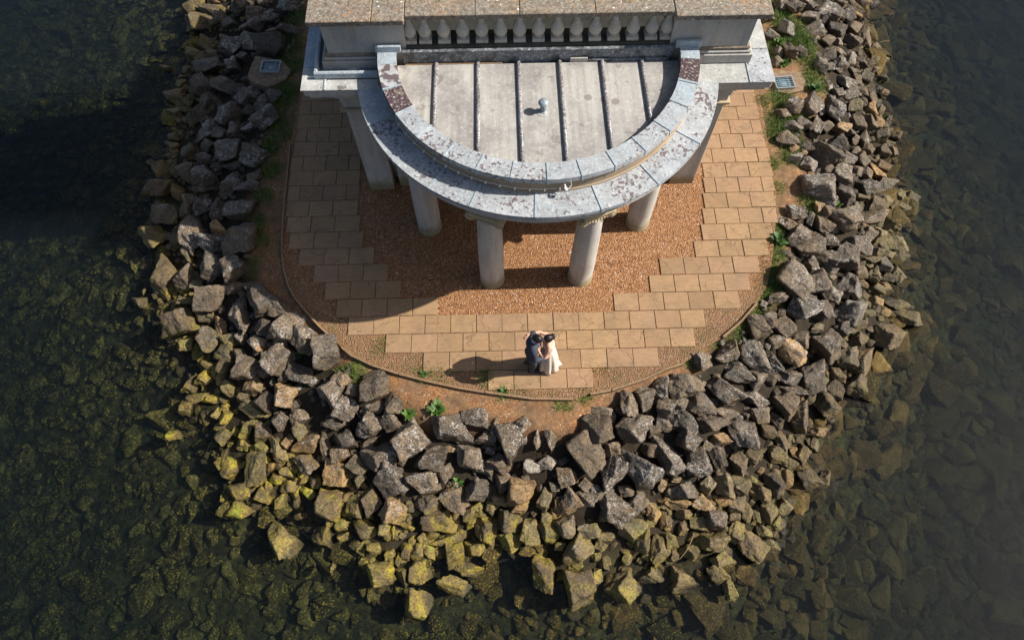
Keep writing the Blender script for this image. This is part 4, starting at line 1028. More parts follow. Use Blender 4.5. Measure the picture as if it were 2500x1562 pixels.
def rock_shape(r_, sub, rough=0.05, crisp=None):
    """Broken block: a ball cut back by random joint planes, edges slightly worn; fits a unit box."""
    d, f = ico(sub)
    n = []
    q = r_.normal(size=(3, 3)); q, _ = np.linalg.qr(q)
    for i in range(3):
        for s_ in (-1, 1): n.append((q[i] * s_ + r_.normal(size=3) * 0.22, r_.uniform(0.62, 0.86)))
    for i in range(r_.randint(3, 6)): n.append((r_.normal(size=3), r_.uniform(0.76, 0.98)))
    p_ = crisp or r_.uniform(28, 70)
    acc = np.zeros(len(d))
    for nn, dist in n:
        nn = nn / np.linalg.norm(nn)
        acc += np.maximum(d @ nn / dist, 0) ** p_
    v = d * (acc ** (-1 / p_))[:, None]
    if rough > 0:
        o = r_.uniform(-50, 50, 3)
        disp = np.array([mnoise.fractal(Vector(x * 1.4 + o), 0.9, 2.2, 4) for x in v])
        v = v * (1 + rough * disp)[:, None]
    lo, hi = v.min(0), v.max(0)
    return (v - (lo + hi) / 2) / (hi - lo), f

SHAPES = [rock_shape(rng, 5, 0.16) for _ in range(28)]
shape_me = [np_mesh('boulder', v, f, MROCK, True) for v, f in SHAPES]

stones = []
for tile, txt in SURVEY:
    for rec in txt.split(';'):
        x, y, w, h, a, t = rec.split()
        px, py = T(tile, float(x), float(y))
        stones.append([px, py, float(w) * 0.24803, float(h) * 0.24803, float(a), t])
# drop double entries where two survey sheets overlap
keep = []
for s_ in sorted(stones, key=lambda q: -q[2] * q[3]):
    if all(math.hypot(s_[0] - k[0], s_[1] - k[1]) > 0.42 * math.sqrt(k[2] * k[3]) or s_[2] * s_[3] < 0.25 * k[2] * k[3] for k in keep): keep.append(s_)
stones = keep

def place(st):
    """Base position, scale and turn of one surveyed stone."""
    px, py, w, h, a, t = st
    k = px_per_m(px, py, -0.5)
    W, H = w / k * 1.15, h / k * 1.15
    th = min(W, H) * rng.uniform(0.80, 1.05)
    x, y, z = on_ground(px, py, th * 0.30)
    if z < WATER_Z + 0.05 - th * 0.12:      # surveyed stones break the surface
        z = WATER_Z + 0.05 - th * 0.12
        x, y = at(px, py, z)
    return x, y, z, W, H, th

N_SINGLE = 296
placed = []
for i, st in enumerate(stones):
    x, y, z, W, H, th = place(st)
    si = rng.randint(len(SHAPES))
    tilt = (rng.uniform(-0.30, 0.30), rng.uniform(-0.30, 0.30))
    turn = R(st[4]) - YAW + (math.pi if rng.rand() < 0.5 else 0)
    base = np.array(TONES[st[5]]) * rng.uniform(0.50, 1.45)
    wv = rng.uniform(0, 0.55) ** 1.5
    base = base * (1 - wv) + wv * np.array((0.24, 0.155, 0.075))
    placed.append(dict(px=st[0], py=st[1], x=x, y=y, z=z, W=W, H=H, th=th, si=si, tilt=tilt, turn=turn, col=base, tone=st[5]))

# who is where: words for a stone's stretch of bank and its height on the slope
def stretch(p):
    x, y = p['px'], p['py']
    if y > 935 and 560 < x < 1980 or y > 1000:
        for lim, w in ((690, 'at the far lower left'), (860, 'below the left edging'), (1000, 'below the left leafy weed'), (1130, 'below the right leafy weed'), (1250, 'left of the bare gap'), (1390, 'straight below the couple'), (1530, 'below the mid edging strip'), (1680, 'lower right of the couple'), (1830, 'below the right edging'), (2600, 'at the far lower right')):
            if x < lim: return w
    side = 'left bank' if x < 1250 else 'right bank'
    fl = 'left floodlight' if x < 1250 else 'right floodlight'
    if x < 1250:
        for lim, w in ((90, 'well above the ' + fl), (200, 'by the ' + fl), (300, 'just below the ' + fl), (385, 'by the pilaster'), (470, 'by the pilaster foot'), (580, 'by the side column foot'), (680, 'by the front column feet'), (770, 'by the paving shade edge'), (860, 'by the couple'), (2000, 'below the couple\'s level')):
            if y < lim: return side + ' ' + w
    for lim, w in ((70, 'well above the ' + fl), (150, 'just above the ' + fl), (240, 'by the ' + fl), (330, 'just below the ' + fl), (440, 'by the pilaster foot'), (540, 'by the side column foot'), (640, 'above the front column feet'), (720, 'by the front column feet'), (800, 'at the short edging strip'), (890, 'by the couple'), (2000, 'below the couple\'s level')):
        if y < lim: return side + ' ' + w
def tier(p):
    da = lookup(_D1, p['x'], p['y']); db = -lookup(_D2, p['x'], p['y'])
    t = da / (abs(da) + abs(db) + 1e-6)
    if db < -0.05: return 'standing in the water'
    return 'at the top' if t < 0.25 else ('mid-slope' if t < 0.68 else 'at the waterline')
ORD = ['largest', 'second largest', 'third largest', 'fourth largest', 'fifth largest', 'sixth largest', 'seventh largest', 'eighth largest', 'ninth largest']
buckets = {}
for p in placed[:N_SINGLE]:
    p['key'] = (TONE_WORD[p['tone']], tier(p), stretch(p))
    buckets.setdefault(p['key'], []).append(p)
for (tone, ti, stw), ps in buckets.items():
    ps.sort(key=lambda q: -q['W'] * q['H'])
    for k, p in enumerate(ps):
        if len(ps) == 1: p['label'] = '%s boulder %s, %s' % (tone, ti, stw)
        elif len(ps) == 2: p['label'] = '%s of two %s boulders %s, %s' % (('larger', 'smaller')[k], tone, ti, stw)
        else: p['label'] = '%s of %s boulders %s, %s' % (ORD[k] if k < len(ps) - 1 else 'smallest', tone, ti, stw)

for p in placed[:N_SINGLE]:
    o = bpy.data.objects.new('boulder', shape_me[p['si']])
    o.location = (p['x'], p['y'], p['z'])
    o.rotation_mode = 'XYZ'
    o.rotation_euler = (p['tilt'][0], p['tilt'][1], p['turn'])
    o.scale = (p['W'], p['H'], p['th'])
    o.color = (*p['col'], 1.0)
    COL.objects.link(o)
    tag(o, p['label'], 'boulder', 'boulders of the rock armour bank')

def scatter_mesh(name, items, shapes, mat, smooth=True):
    """Many stones in one mesh: items are (x, y, z, sx, sy, sz, rx, ry, rz, colour, shape)."""
    Vs, Fs, Cs, off = [], [], [], 0
    for x, y, z, sx, sy, sz, ax, ay, az, col, si in items:
        v, f = shapes[si]
        cx, sx_ = math.cos(ax), math.sin(ax); cy, sy_ = math.cos(ay), math.sin(ay); cz, sz_ = math.cos(az), math.sin(az)
        M_x = np.array([[1, 0, 0], [0, cx, -sx_], [0, sx_, cx]]); M_y = np.array([[cy, 0, sy_], [0, 1, 0], [-sy_, 0, cy]]); M_z = np.array([[cz, -sz_, 0], [sz_, cz, 0], [0, 0, 1]])
        Vs.append((v * (sx, sy, sz)) @ (M_z @ M_y @ M_x).T + (x, y, z))
        Fs.append(f + off); off += len(v)
        Cs.append(np.tile(np.array([*col, 1.0]), (len(v), 1)))
    me = np_mesh(name, np.concatenate(Vs), np.concatenate(Fs), mat, smooth, np.concatenate(Cs))
    return link(bpy.data.objects.new(name, me))

SH3 = [rock_shape(rng, 4, 0.10) for _ in range(14)]
SH2 = [rock_shape(rng, 3, 0.08, 30) for _ in range(16)]
items3 = [(p['x'], p['y'], p['z'], p['W'], p['H'], p['th'], p['tilt'][0], p['tilt'][1], p['turn'], p['col'], p['si'] % len(SH3)) for p in placed[N_SINGLE:]]
# packing stones in the gaps, colour lowered to stand for the shade there
fill = []
tries = 7400
bx = rng.uniform(-9.5, 9.5, tries); by = rng.uniform(0.2, 18.5, tries)
fd1, fd2 = poly_dist(bx, by, top_w), poly_dist(bx, by, wat_w)
fz = ground_z(bx, by)
for x, y, a, b, z in zip(bx, by, fd1, fd2, fz):
    if a < 0.10 or b > 0.35: continue
    t = a / (a + max(-b, 0) + 1e-6)
    if t < 0.5 and rng.rand() < 0.5: continue
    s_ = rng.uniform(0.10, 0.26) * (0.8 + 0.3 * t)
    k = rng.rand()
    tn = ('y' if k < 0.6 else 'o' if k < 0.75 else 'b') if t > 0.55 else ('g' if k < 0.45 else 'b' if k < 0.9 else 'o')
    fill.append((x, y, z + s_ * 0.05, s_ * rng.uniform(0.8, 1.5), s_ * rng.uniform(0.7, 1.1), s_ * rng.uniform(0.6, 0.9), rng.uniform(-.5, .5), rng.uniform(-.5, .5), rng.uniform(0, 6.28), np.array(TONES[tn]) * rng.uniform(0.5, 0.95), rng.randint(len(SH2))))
# the bank carries on beyond the frame's top
for k in range(150):
    s_ = rng.uniform(0.5, 0.95)
    sd = rng.choice([-1, 1]); y = rng.uniform(16.0, 26.0)
    x = rng.uniform(*((wat_w[1][0], top_w[1][0]) if sd < 0 else (top_w[-2][0], wat_w[-2][0])))
    fill.append((x, y, gz(x, y) + 0.1, s_, s_ * 0.8, s_ * 0.65, rng.uniform(-.3, .3), rng.uniform(-.3, .3), rng.uniform(0, 6.28), np.array(TONES['g' if rng.rand() < .6 else 'b']) * rng.uniform(0.8, 1.2), rng.randint(len(SH2))))
small = scatter_mesh('small_boulders', items3, SH3, MRUB)
tag(small, 'smaller stones wedged among the boulders of the bank', 'stones', kind='stuff')
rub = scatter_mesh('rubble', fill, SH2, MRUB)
tag(rub, 'loose rubble filling the gaps between the boulders', 'rubble', kind='stuff')

# stones on the lake bed
bed = []
n_try = 13500
bx = rng.uniform(-16.2, 16.2, n_try); by = rng.uniform(-2.4, 18.8, n_try)
bd = poly_dist(bx, by, wat_w); bz = ground_z(bx, by)
BT = np.array([(0.15, 0.14, 0.05), (0.12, 0.10, 0.045), (0.18, 0.155, 0.06), (0.09, 0.085, 0.04), (0.22, 0.19, 0.07)])
SH_BED = [rock_shape(rng, 3, 0.05, 34) for _ in range(16)] + [rock_shape(rng, 2, 0.04, 20) for _ in range(16)]
for x, y, d, z in zip(bx, by, bd, bz):
    if d < -0.35: continue
    s_ = float(np.clip(rng.lognormal(-1.72 + (0.38 if x > 2 else 0.12 if x > -3 else 0), 0.50), 0.08, 0.75))
    bt = BT[rng.randint(5)] * rng.uniform(0.15, 0.75)
    if x > -2: bt = bt * (1.25, 0.95, 0.95)
    k = rng.randint(16) + (0 if s_ > 0.25 else 16)
    bed.append((x, y, z + s_ * 0.06, s_ * rng.uniform(0.9, 1.7), s_ * rng.uniform(0.7, 1.1), s_ * rng.uniform(0.35, 0.65), rng.uniform(-.35, .35), rng.uniform(-.35, .35), rng.uniform(0, 6.28), bt, k))
bedo = scatter_mesh('lake_bed_stones', bed, SH_BED, MBED, False)
tag(bedo, 'silted stones covering the lake bed under the water', 'stones', kind='stuff')
# ------------------------------------------------------------------ grass, weeds, floodlights
def grass_field():
    rg = np.random.RandomState(5)
    Vs, Cs = [], []
    for px, py, r_, s_ in GRASS_SPOTS:
        cx, cy = at(px, py, -0.05)
        n = int(r_ * r_ * 4200 * s_)
        a = rg.uniform(0, 6.283, n); q = r_ * np.sqrt(rg.uniform(0, 1, n)) * rg.uniform(0.6, 1.1, n)
        x, y = cx + q * np.cos(a), cy + q * np.sin(a)
        z = ground_z(x, y) - 0.005
        h = rg.uniform(0.04, 0.12, n) * (0.6 + 0.6 * s_)
        ta = rg.uniform(0, 6.283, n); lean = rg.uniform(0.3, 1.1, n) * h
        w = rg.uniform(0.004, 0.010, n)
        wx, wy = -np.sin(ta) * w, np.cos(ta) * w
        Vs.append(np.stack([np.stack([x - wx, y - wy, z], 1), np.stack([x + wx, y + wy, z], 1), np.stack([x + np.cos(ta) * lean, y + np.sin(ta) * lean, z + h], 1)], 1).reshape(-1, 3))
    V_ = np.concatenate(Vs)
    # blades do not grow out of the paving
    me = np_mesh('grass', V_, np.arange(len(V_)).reshape(-1, 3), MGRASS, False)
    o = link(bpy.data.objects.new('grass', me))
    tag(o, 'short grass growing along the path edges and between the boulders', 'grass', kind='stuff')
grass_field()

def leaf_mesh(name, ln, wd, mat, lobes=0):
    """One arching leaf along +x, base at the origin."""
    n = 7
    vs, fs = [], []
    for i in range(n):
        t = i / (n - 1)
        w = wd * math.sin(math.pi * min(0.97, t * 0.9 + 0.08)) * (1 + 0.35 * lobes * (i % 2))
        z = 0.55 * ln * t * (1 - 0.75 * t)
        vs += [(ln * t, -w, z + 0.15 * w), (ln * t, 0, z - 0.1 * w), (ln * t, w, z + 0.15 * w)]
    for i in range(n - 1):
        for j in range(2):
            fs.append((i * 3 + j, i * 3 + j + 1, i * 3 + j + 4, i * 3 + j + 3))
    me = bpy.data.meshes.new(name); me.from_pydata(vs, [], fs); me.materials.append(mat)
    me.polygons.foreach_set('use_smooth', [True] * len(fs))
    return me
LEAF_A, LEAF_B = leaf_mesh('leaf', 0.17, 0.035, MLEAF, 1), leaf_mesh('leaf', 0.15, 0.045, MLEAF_D)
def weed(px, py, size, n, me, label):
    x, y, z = on_ground(px, py, 0.02)
    root = empty('weed', (x, y, z))
    tag(root, label, 'weed', 'leafy weeds on the bank')
    for k in range(n):
        o = bpy.data.objects.new('leaf', me)
        s_ = size * rs.uniform(0.65, 1.1)
        o.scale = (s_, s_, s_)
        o.rotation_euler = (rs.uniform(-.2, .2), -rs.uniform(0.0, 0.9), 6.283 * (k * 0.382) + rs.uniform(-.2, .2))
        o.location = (rs.uniform(-.03, .03) * size, rs.uniform(-.03, .03) * size, 0.015 * (k / n))
        COL.objects.link(o); o.parent = root
weed(996, 1013, 1.1, 18, LEAF_A, 'bright green rosette weed, left of two at the foot of the path edge')
weed(1068, 1000, 1.2, 20, LEAF_A, 'bright green rosette weed, right of two at the foot of the path edge')
weed(1897, 588, 1.4, 30, LEAF_B, 'dark leafy clump beside the right edge of the paving')
weed(730, 868, 0.8, 12, LEAF_B, 'dark green weed between boulders by the left timber edging')
weed(1116, 1178, 0.9, 10, LEAF_A, 'small weed in a gap between boulders below the path')
weed(1899, 106, 1.0, 20, LEAF_A, 'leafy weed beside the church wall above the right floodlight')
weed(1912, 158, 0.9, 18, LEAF_A, 'leafy weed just above the right floodlight')
weed(1987, 221, 1.3, 18, LEAF_B, 'dark leafy weed right of the right floodlight among the grass')
weed(2044, 503, 0.9, 10, LEAF_A, 'small green weed high on the right bank between grey boulders')
weed(1855, 850, 0.7, 12, LEAF_B, 'dark green weed between boulders right of the short edging')
weed(1034, 913, 0.6, 12, LEAF_B, 'low green weed at the lower left corner of the paving')
weed(1230, 957, 0.8, 12, LEAF_A, 'small green weed beside the timber edging below the couple')

def floodlight(px, py, turn, label, pad_px):
    x, y = at(px, py, 0.05)
    g = gz(x, y)
    root = empty('floodlight', (x, y, g))
    tag(root, label, 'floodlight', 'floodlights sunk in the bank')
    root.rotation_euler = (0, 0, turn)
    z0 = max(0.02, 0.0) - g
    def part(name, boxes, mat, bev=0.004, par=root):
        bm = bmesh.new()
        for b_ in boxes: add_box(bm, *b_, bev)
        me = bpy.data.meshes.new(name); bm.to_mesh(me); bm.free(); me.materials.append(mat)
        o = bpy.data.objects.new(name, me); COL.objects.link(o); o.parent = par
        return o
    hw, hd = 0.235, 0.185
    part('frame', [(-hw, hw, -hd, -hd + 0.025, z0, z0 + 0.07), (-hw, hw, hd - 0.025, hd, z0, z0 + 0.07), (-hw, -hw + 0.025, -hd + 0.026, hd - 0.026, z0, z0 + 0.07), (hw - 0.025, hw, -hd + 0.026, hd - 0.026, z0, z0 + 0.07)], MGALV)
    part('housing', [(-hw + 0.026, hw - 0.026, -hd + 0.026, hd - 0.026, z0 - 0.06, z0 + 0.012)], MBLACK)
    part('lens', [(-0.17, 0.17, -0.125, 0.125, z0 + 0.0125, z0 + 0.03)], MLENS, 0.012)
    lam = part('lamp', [(-0.06, 0.06, -0.07, 0.02, z0 + 0.0305, z0 + 0.036)], MGALV, 0.002)
    for k in range(5):
        yk = -0.12 + 0.06 * k
        part('bar', [(-hw + 0.02, hw - 0.02, yk - 0.005, yk + 0.005, z0 + 0.055, z0 + 0.067)], MGALV, 0.002)
    for xk in (-0.1, 0.1):
        part('bar', [(xk - 0.004, xk + 0.004, -hd + 0.02, hd - 0.02, z0 + 0.043, z0 + 0.0545)], MGALV, 0.002)
    # rough concrete pad round it
    P = [at(*q, 0.0) for q in pad_px]
    bm = bmesh.new()
    top = [bm.verts.new((a, b, 0.018)) for a, b in P]
    bot = [bm.verts.new((a, b, -0.25)) for a, b in P]
    bm.faces.new(top); bm.faces.new(list(reversed(bot)))
    for i in range(len(P)): bm.faces.new((top[i], top[(i + 1) % len(P)], bot[(i + 1) % len(P)], bot[i]))
    pad = bm_obj('concrete_pad', bm, MCONC)
    return root, pad
_, pad = floodlight(661, 164, R(-4), 'grilled floodlight in the shaded soil on the left bank', [T(A_, 1310, 560), T(A_, 1560, 600), T(A_, 1660, 700), T(A_, 1600, 790), T(A_, 1440, 860), T(A_, 1310, 830), T(A_, 1225, 770), T(A_, 1270, 640)])
tag(pad, 'rough concrete pad under the left floodlight', 'pad')
_, pad = floodlight(1914, 203, R(4), 'sunlit grilled floodlight at the right corner of the church cornice', [T(M_, 330, 740), T(M_, 420, 700), T(M_, 620, 720), T(M_, 670, 800), T(M_, 640, 900), T(M_, 480, 930), T(M_, 360, 900)])
tag(pad, 'gravelly concrete pad under the right floodlight', 'pad')
# a bleached twig caught between the stones
bm = bmesh.new()
pts = []
for i, (tx, ty) in enumerate([(985, 1210), (955, 1290), (905, 1390), (850, 1460), (805, 1490)]):
    qx, qy = at(*T(F_, tx, ty), -0.55)
    pts.append((qx, qy, -0.55 + 0.04 * math.sin(i)))
tube_bm(bm, pts, [0.007, 0.008, 0.008, 0.007, 0.004], 6)
tag(bm_obj('twig', bm, MWOOD, None, True), 'thin bleached twig lying across the lower right stones', 'twig')
bm = bmesh.new()
pts = [(*at(*T(M_, tx, ty), -0.45), -0.45 + dz) for tx, ty, dz in ((1265, 510, 0), (1340, 460, .06), (1420, 425, .05), (1500, 402, 0))]
tube_bm(bm, pts, [0.006, 0.006, 0.005, 0.003], 6)
tag(bm_obj('twig', bm, MWOOD, None, True), 'thin pale twig reaching over the water at the upper right', 'twig')
# ------------------------------------------------------------------ the couple
def eval_mesh(o):
    dg = bpy.context.evaluated_depsgraph_get()
    dg.update()
    me = bpy.data.meshes.new_from_object(o.evaluated_get(dg))
    old = o.data
    bpy.data.objects.remove(o)
    bpy.data.meshes.remove(old)
    return me

def skin_mesh(chains, sub=2):
    """Limb surface round chains of (x, y, z, radius): tapered sleeves with rounded joints, to be fused."""
    bm = bmesh.new()
    for ch in chains:
        for (x0, y0, z0, r0), (x1, y1, z1, r1) in zip(ch, ch[1:]):
            a, b = Vector((x0, y0, z0)), Vector((x1, y1, z1))
            if (b - a).length > 1e-4:
                pts = [a.lerp(b, t) for t in (0, 0.25, 0.5, 0.75, 1)]
                tube_bm(bm, pts, [r0 + (r1 - r0) * t for t in (0, 0.25, 0.5, 0.75, 1)], 14)
        for x, y, z, r_ in ch:
            g = bmesh.ops.create_icosphere(bm, subdivisions=2, radius=r_)
            for v in g['verts']: v.co += Vector((x, y, z))
    bmesh.ops.recalc_face_normals(bm, faces=bm.faces)
    me = bpy.data.meshes.new('limbs'); bm.to_mesh(me); bm.free()
    return me

def fuse(meshes, voxel):
    """Weld overlapping shells into one continuous skin."""
    bm = bmesh.new()
    for me in meshes:
        bm.from_mesh(me); bpy.data.meshes.remove(me)
    me = bpy.data.meshes.new('fused'); bm.to_mesh(me); bm.free()
    o = bpy.data.objects.new('fused', me); COL.objects.link(o)
    md = o.modifiers.new('remesh', 'REMESH'); md.mode = 'VOXEL'; md.voxel_size = voxel; md.use_smooth_shade = True
    sm = o.modifiers.new('smooth', 'SMOOTH'); sm.iterations = 3; sm.factor = 0.5
    return eval_mesh(o)

def ball_mesh(c, s_, rot=(0, 0, 0), sub=3):
    bm = bmesh.new()
    bmesh.ops.create_icosphere(bm, subdivisions=sub, radius=1.0)
    M = Matrix.Translation(c) @ Matrix.Rotation(rot[2], 4, 'Z') @ Matrix.Rotation(rot[1], 4, 'Y') @ Matrix.Rotation(rot[0], 4, 'X') @ Matrix.Diagonal((*s_, 1))
    bmesh.ops.transform(bm, matrix=M, verts=bm.verts)
    me = bpy.data.meshes.new('ball'); bm.to_mesh(me); bm.free()
    return me

def head_parts(c, look):
    """Skull, jaw, nose and ears; look is the unit direction of the face."""
    f = Vector(look).normalized(); up = Vector((0, 0, 1)) - f * f.z; up.normalize(); side = up.cross(f).normalized()
    c = Vector(c); out = []
    yaw = math.atan2(f.y, f.x); pitch = -math.asin(f.z)
    out.append(ball_mesh(c, (0.098, 0.076, 0.108), (0, pitch, yaw)))
    out.append(ball_mesh(c + f * 0.025 - up * 0.058, (0.068, 0.055, 0.062), (0, pitch, yaw)))
    out.append(ball_mesh(c + f * 0.098 - up * 0.02, (0.020, 0.013, 0.022), (0, pitch, yaw), 2))
    out.append(ball_mesh(c + f * 0.088 - up * 0.058, (0.012, 0.024, 0.010), (0, pitch, yaw), 2))
    for s_ in (-1, 1):
        out.append(ball_mesh(c + side * (0.078 * s_) - up * 0.012, (0.022, 0.010, 0.032), (0, pitch, yaw), 2))
    return out, f, up, side

def hand_chains(w, palm_dir, finger_dir, thumb_dir):
    """Palm and five bent fingers beyond the wrist point w."""
    w = Vector(w); fd = Vector(finger_dir).normalized(); pd = Vector(palm_dir).normalized(); sd = fd.cross(pd).normalized()
    palm = w + fd * 0.055
    ch = [[(*w, 0.026), (*palm, 0.032)]]
    for k, ln in enumerate((0.066, 0.076, 0.072, 0.056)):
        b0 = palm + fd * 0.03 + sd * (0.030 - 0.020 * k)
        m_ = b0 + fd * (ln * 0.55) + pd * 0.006
        e_ = m_ + fd * (ln * 0.40) + pd * 0.018
        ch.append([(*palm, 0.032), (*b0, 0.0105), (*m_, 0.0095), (*e_, 0.008)])
    td = Vector(thumb_dir).normalized()
    t0 = w + fd * 0.03 + td * 0.03
    ch.append([(*(w + fd * 0.02), 0.026), (*t0, 0.013), (*(t0 + td * 0.02 + fd * 0.03), 0.0105), (*(t0 + td * 0.022 + fd * 0.055), 0.009)])
    return ch

def shift(chains, o):
    return [[(x + o[0], y + o[1], z + o[2], r_) for x, y, z, r_ in ch] for ch in chains]

def person(label, origin, body, cloth):
    """body: fused skin mesh; cloth: list of (name, mesh, material)."""
    body.materials.clear(); body.materials.append(MSKIN)
    body.polygons.foreach_set('use_smooth', [True] * len(body.polygons))
    o = bpy.data.objects.new('person', body); COL.objects.link(o); o.location = origin
    o.scale = (0.89, 0.89, 0.89)
    tag(o, label, 'person')
    for nm, me, mt in cloth:
        me.materials.clear(); me.materials.append(mt)
        me.polygons.foreach_set('use_smooth', [True] * len(me.polygons))
        c = bpy.data.objects.new(nm, me); COL.objects.link(c); c.parent = o
    return o

ZP = 0.038
# groom: faces +x, arms round the bride, head bent towards her
g_org = (-0.19, 4.70, ZP)
gl, gr = [], []
legs = []
for s_, fx in ((-1, 0.03), (1, -0.05)):
    legs.append([(0.0, 0.0, 0.96, 0.125), (0.0, s_ * 0.095, 0.88, 0.095), (0.035 + fx, s_ * 0.105, 0.50, 0.062), (-0.01 + fx, s_ * 0.11, 0.13, 0.048)])
feet = [[(-0.06 + fx, s_ * 0.11, 0.055, 0.040), (-0.01 + fx, s_ * 0.11, 0.06, 0.045), (0.10 + fx, s_ * 0.12, 0.042, 0.042), (0.19 + fx, s_ * 0.125, 0.035, 0.030)] for s_, fx in ((-1, 0.03), (1, -0.05))]
spine = [(0.0, 0.0, 0.96, 0.115), (0.0, 0.0, 1.10, 0.110), (0.0, 0.0, 1.26, 0.115), (0.015, 0.0, 1.38, 0.105)]
neck = [(0.015, 0.0, 1.38, 0.105), (0.03, 0.0, 1.49, 0.060), (0.055, -0.005, 1.56, 0.050), (0.075, -0.015, 1.61, 0.055)]
arm_s = [(0.015, 0.0, 1.40, 0.125), (0.02, -0.15, 1.42, 0.075), (0.03, -0.205, 1.38, 0.062), (0.06, -0.275, 1.14, 0.047), (0.25, -0.20, 1.04, 0.036)]
arm_n = [(0.015, 0.0, 1.40, 0.125), (0.02, 0.15, 1.42, 0.075), (0.03, 0.205, 1.38, 0.062), (0.07, 0.275, 1.15, 0.047), (0.27, 0.19, 1.06, 0.036)]
def scale_r(ch, k): return [(x, y, z, r_ * k) for x, y, z, r_ in ch]
hp, f_, up_, side_ = head_parts((0.10, -0.03, 1.655), (0.62, -0.42, -0.52))
body = fuse([skin_mesh([scale_r(spine, .88), scale_r(neck, .96)] + [scale_r(l, .85) for l in legs] + [scale_r(arm_s, .85), scale_r(arm_n, .85)]), skin_mesh(hand_chains(arm_s[-1][:3], (0, 1, 0), (0.9, 0.35, 0.1), (0, 0.2, 1))), skin_mesh(hand_chains(arm_n[-1][:3], (0, -1, 0), (0.8, -0.6, 0.0), (0, 0.2, 1)))] + hp, 0.0095)
jacket = fuse([skin_mesh([[(0, y_, 0.88, 0.120), (0, y_, 0.96, 0.120), (0.0, y_, 1.10, 0.112), (0.0, y_, 1.26, 0.118), (0.015, y_ * 1.2, 1.37, 0.105), (0.02, y_ * 0.6, 1.435, 0.072)] for y_ in (-0.055, 0.055)] + [scale_r(arm_s[:-1], 1.22) + [(0.235, -0.205, 1.045, 0.044)], scale_r(arm_n[:-1], 1.22) + [(0.255, 0.195, 1.065, 0.044)]])], 0.012)
trousers = fuse([skin_mesh([scale_r(l, 1.22) for l in legs])], 0.012)
shoes = fuse([skin_mesh([feet[0]])], 0.008); shoes2 = fuse([skin_mesh([feet[1]])], 0.008)
hc = Vector((0.10, -0.03, 1.655)) - f_ * 0.012 + up_ * 0.018
hair = fuse([ball_mesh(hc, (0.104, 0.084, 0.108), (0, -math.asin(f_.z), math.atan2(f_.y, f_.x))), ball_mesh(hc - f_ * 0.03 - up_ * 0.03, (0.085, 0.080, 0.085))], 0.01)
collar = fuse([skin_mesh([[(0.022, 0.0, 1.47, 0.076), (0.036, -0.002, 1.515, 0.066)], [(0.10, -0.02, 1.46, 0.05), (0.12, -0.02, 1.40, 0.045)]])], 0.01)
tie = fuse([skin_mesh([[(0.115, -0.035, 1.475, 0.030), (0.14, -0.035, 1.43, 0.030), (0.165, -0.02, 1.34, 0.022)]])], 0.008)
person('person in a slate grey suit with black shoes leaning in to embrace', g_org, body, [('jacket', jacket, MSUIT), ('trousers', trousers, MSUIT), ('shoe', shoes, MSHOE), ('shoe', shoes2, MSHOE), ('hair', hair, MHAIR), ('shirt_collar', collar, MSHIRT), ('tie', tie, MTIE)])

# bride: faces -x, one arm over his shoulder, the other hand on his chest
b_org = (0.115, 4.735, ZP)
spine = [(0.0, 0.0, 0.92, 0.115), (0.01, 0.0, 1.05, 0.088), (0.01, 0.0, 1.18, 0.098), (0.0, 0.0, 1.30, 0.098)]
neck = [(0.0, 0.0, 1.30, 0.098), (-0.02, 0.0, 1.385, 0.046), (-0.035, 0.0, 1.45, 0.042), (-0.03, -0.01, 1.49, 0.045)]
arm_s = [(0.0, 0.0, 1.30, 0.098), (0.0, -0.11, 1.325, 0.055), (-0.01, -0.155, 1.29, 0.046), (-0.10, -0.235, 1.06, 0.036), (-0.215, -0.155, 1.225, 0.027)]
arm_n = [(0.0, 0.0, 1.30, 0.098), (-0.01, 0.11, 1.33, 0.055), (-0.04, 0.165, 1.35, 0.046), (-0.19, 0.20, 1.395, 0.036), (-0.385, 0.135, 1.455, 0.027)]
legs = [[(0.0, 0.0, 0.92, 0.115), (0.0, s_ * 0.085, 0.84, 0.085), (0.0, s_ * 0.085, 0.46, 0.052), (0.02, s_ * 0.085, 0.10, 0.036), (-0.08, s_ * 0.09, 0.03, 0.028)] for s_ in (-1, 1)]
hp, f_, up_, side_ = head_parts((-0.035, -0.015, 1.535), (-0.80, -0.25, -0.28))
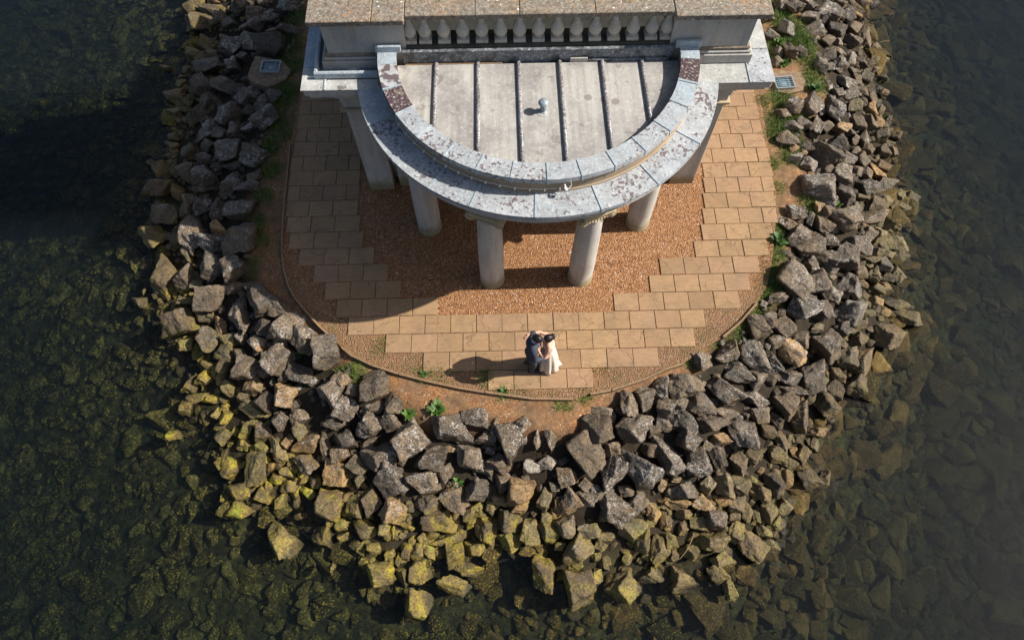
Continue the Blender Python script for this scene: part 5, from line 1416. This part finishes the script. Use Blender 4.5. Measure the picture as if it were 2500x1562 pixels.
body = fuse([skin_mesh([spine, neck, arm_s, arm_n] + legs), skin_mesh(hand_chains(arm_s[-1][:3], (-1, 0.2, 0), (-0.15, 0.35, 0.9), (-0.3, 0.9, 0.2))), skin_mesh(hand_chains(arm_n[-1][:3], (0, -0.3, -1), (-0.85, -0.5, -0.1), (0.1, -0.9, 0)))] + hp, 0.0095)
rings = [(1.285, 0.112, 0.125, 0.0, 0.0), (1.24, 0.122, 0.138, 0.0, 0.0), (1.16, 0.115, 0.128, 0.008, 0.0), (1.06, 0.100, 0.110, 0.012, 0.0), (0.98, 0.120, 0.135, 0.012, 0.01), (0.88, 0.150, 0.165, 0.02, 0.03), (0.72, 0.172, 0.185, 0.025, 0.05), (0.50, 0.195, 0.205, 0.035, 0.07), (0.28, 0.200, 0.208, 0.042, 0.08), (0.10, 0.212, 0.216, 0.05, 0.11), (0.012, 0.222, 0.222, 0.055, 0.13)]
vs, fs = [], []
nk = 48
for z, rx_, ry_, ox, fold in rings:
    for k in range(nk):
        a = 2 * math.pi * k / nk
        q = 1 + fold * math.sin(7 * a + 0.6) + 0.5 * fold * math.sin(13 * a + 2.0)
        tr = 0.06 * max(0, math.cos(a - 0.15)) ** 3 * max(0, (0.35 - z) / 0.35) ** 1.5
        vs.append((ox + (rx_ * q + tr) * math.cos(a), (ry_ * q + tr * 0.4) * math.sin(a), z))
for j in range(len(rings) - 1):
    for k in range(nk):
        fs.append((j * nk + k, (j + 1) * nk + k, (j + 1) * nk + (k + 1) % nk, j * nk + (k + 1) % nk))
fs.append(tuple(range(nk))); fs.append(tuple(reversed([(len(rings) - 1) * nk + k for k in range(nk)])))
dress = bpy.data.meshes.new('dress'); dress.from_pydata(vs, [], fs)
hc = Vector((-0.035, -0.015, 1.535)) - f_ * 0.016 + up_ * 0.014
hair = fuse([ball_mesh(hc, (0.102, 0.086, 0.106), (0, -math.asin(f_.z), math.atan2(f_.y, f_.x))), ball_mesh(hc - f_ * 0.085 - up_ * 0.01, (0.065, 0.068, 0.060)), ball_mesh(hc - f_ * 0.115 + up_ * 0.012, (0.04, 0.045, 0.04))], 0.01)
person('person in a strapless ivory lace wedding dress embracing with dark pinned-up hair', b_org, body, [('dress', dress, MDRESS), ('hair', hair, MHAIR)])
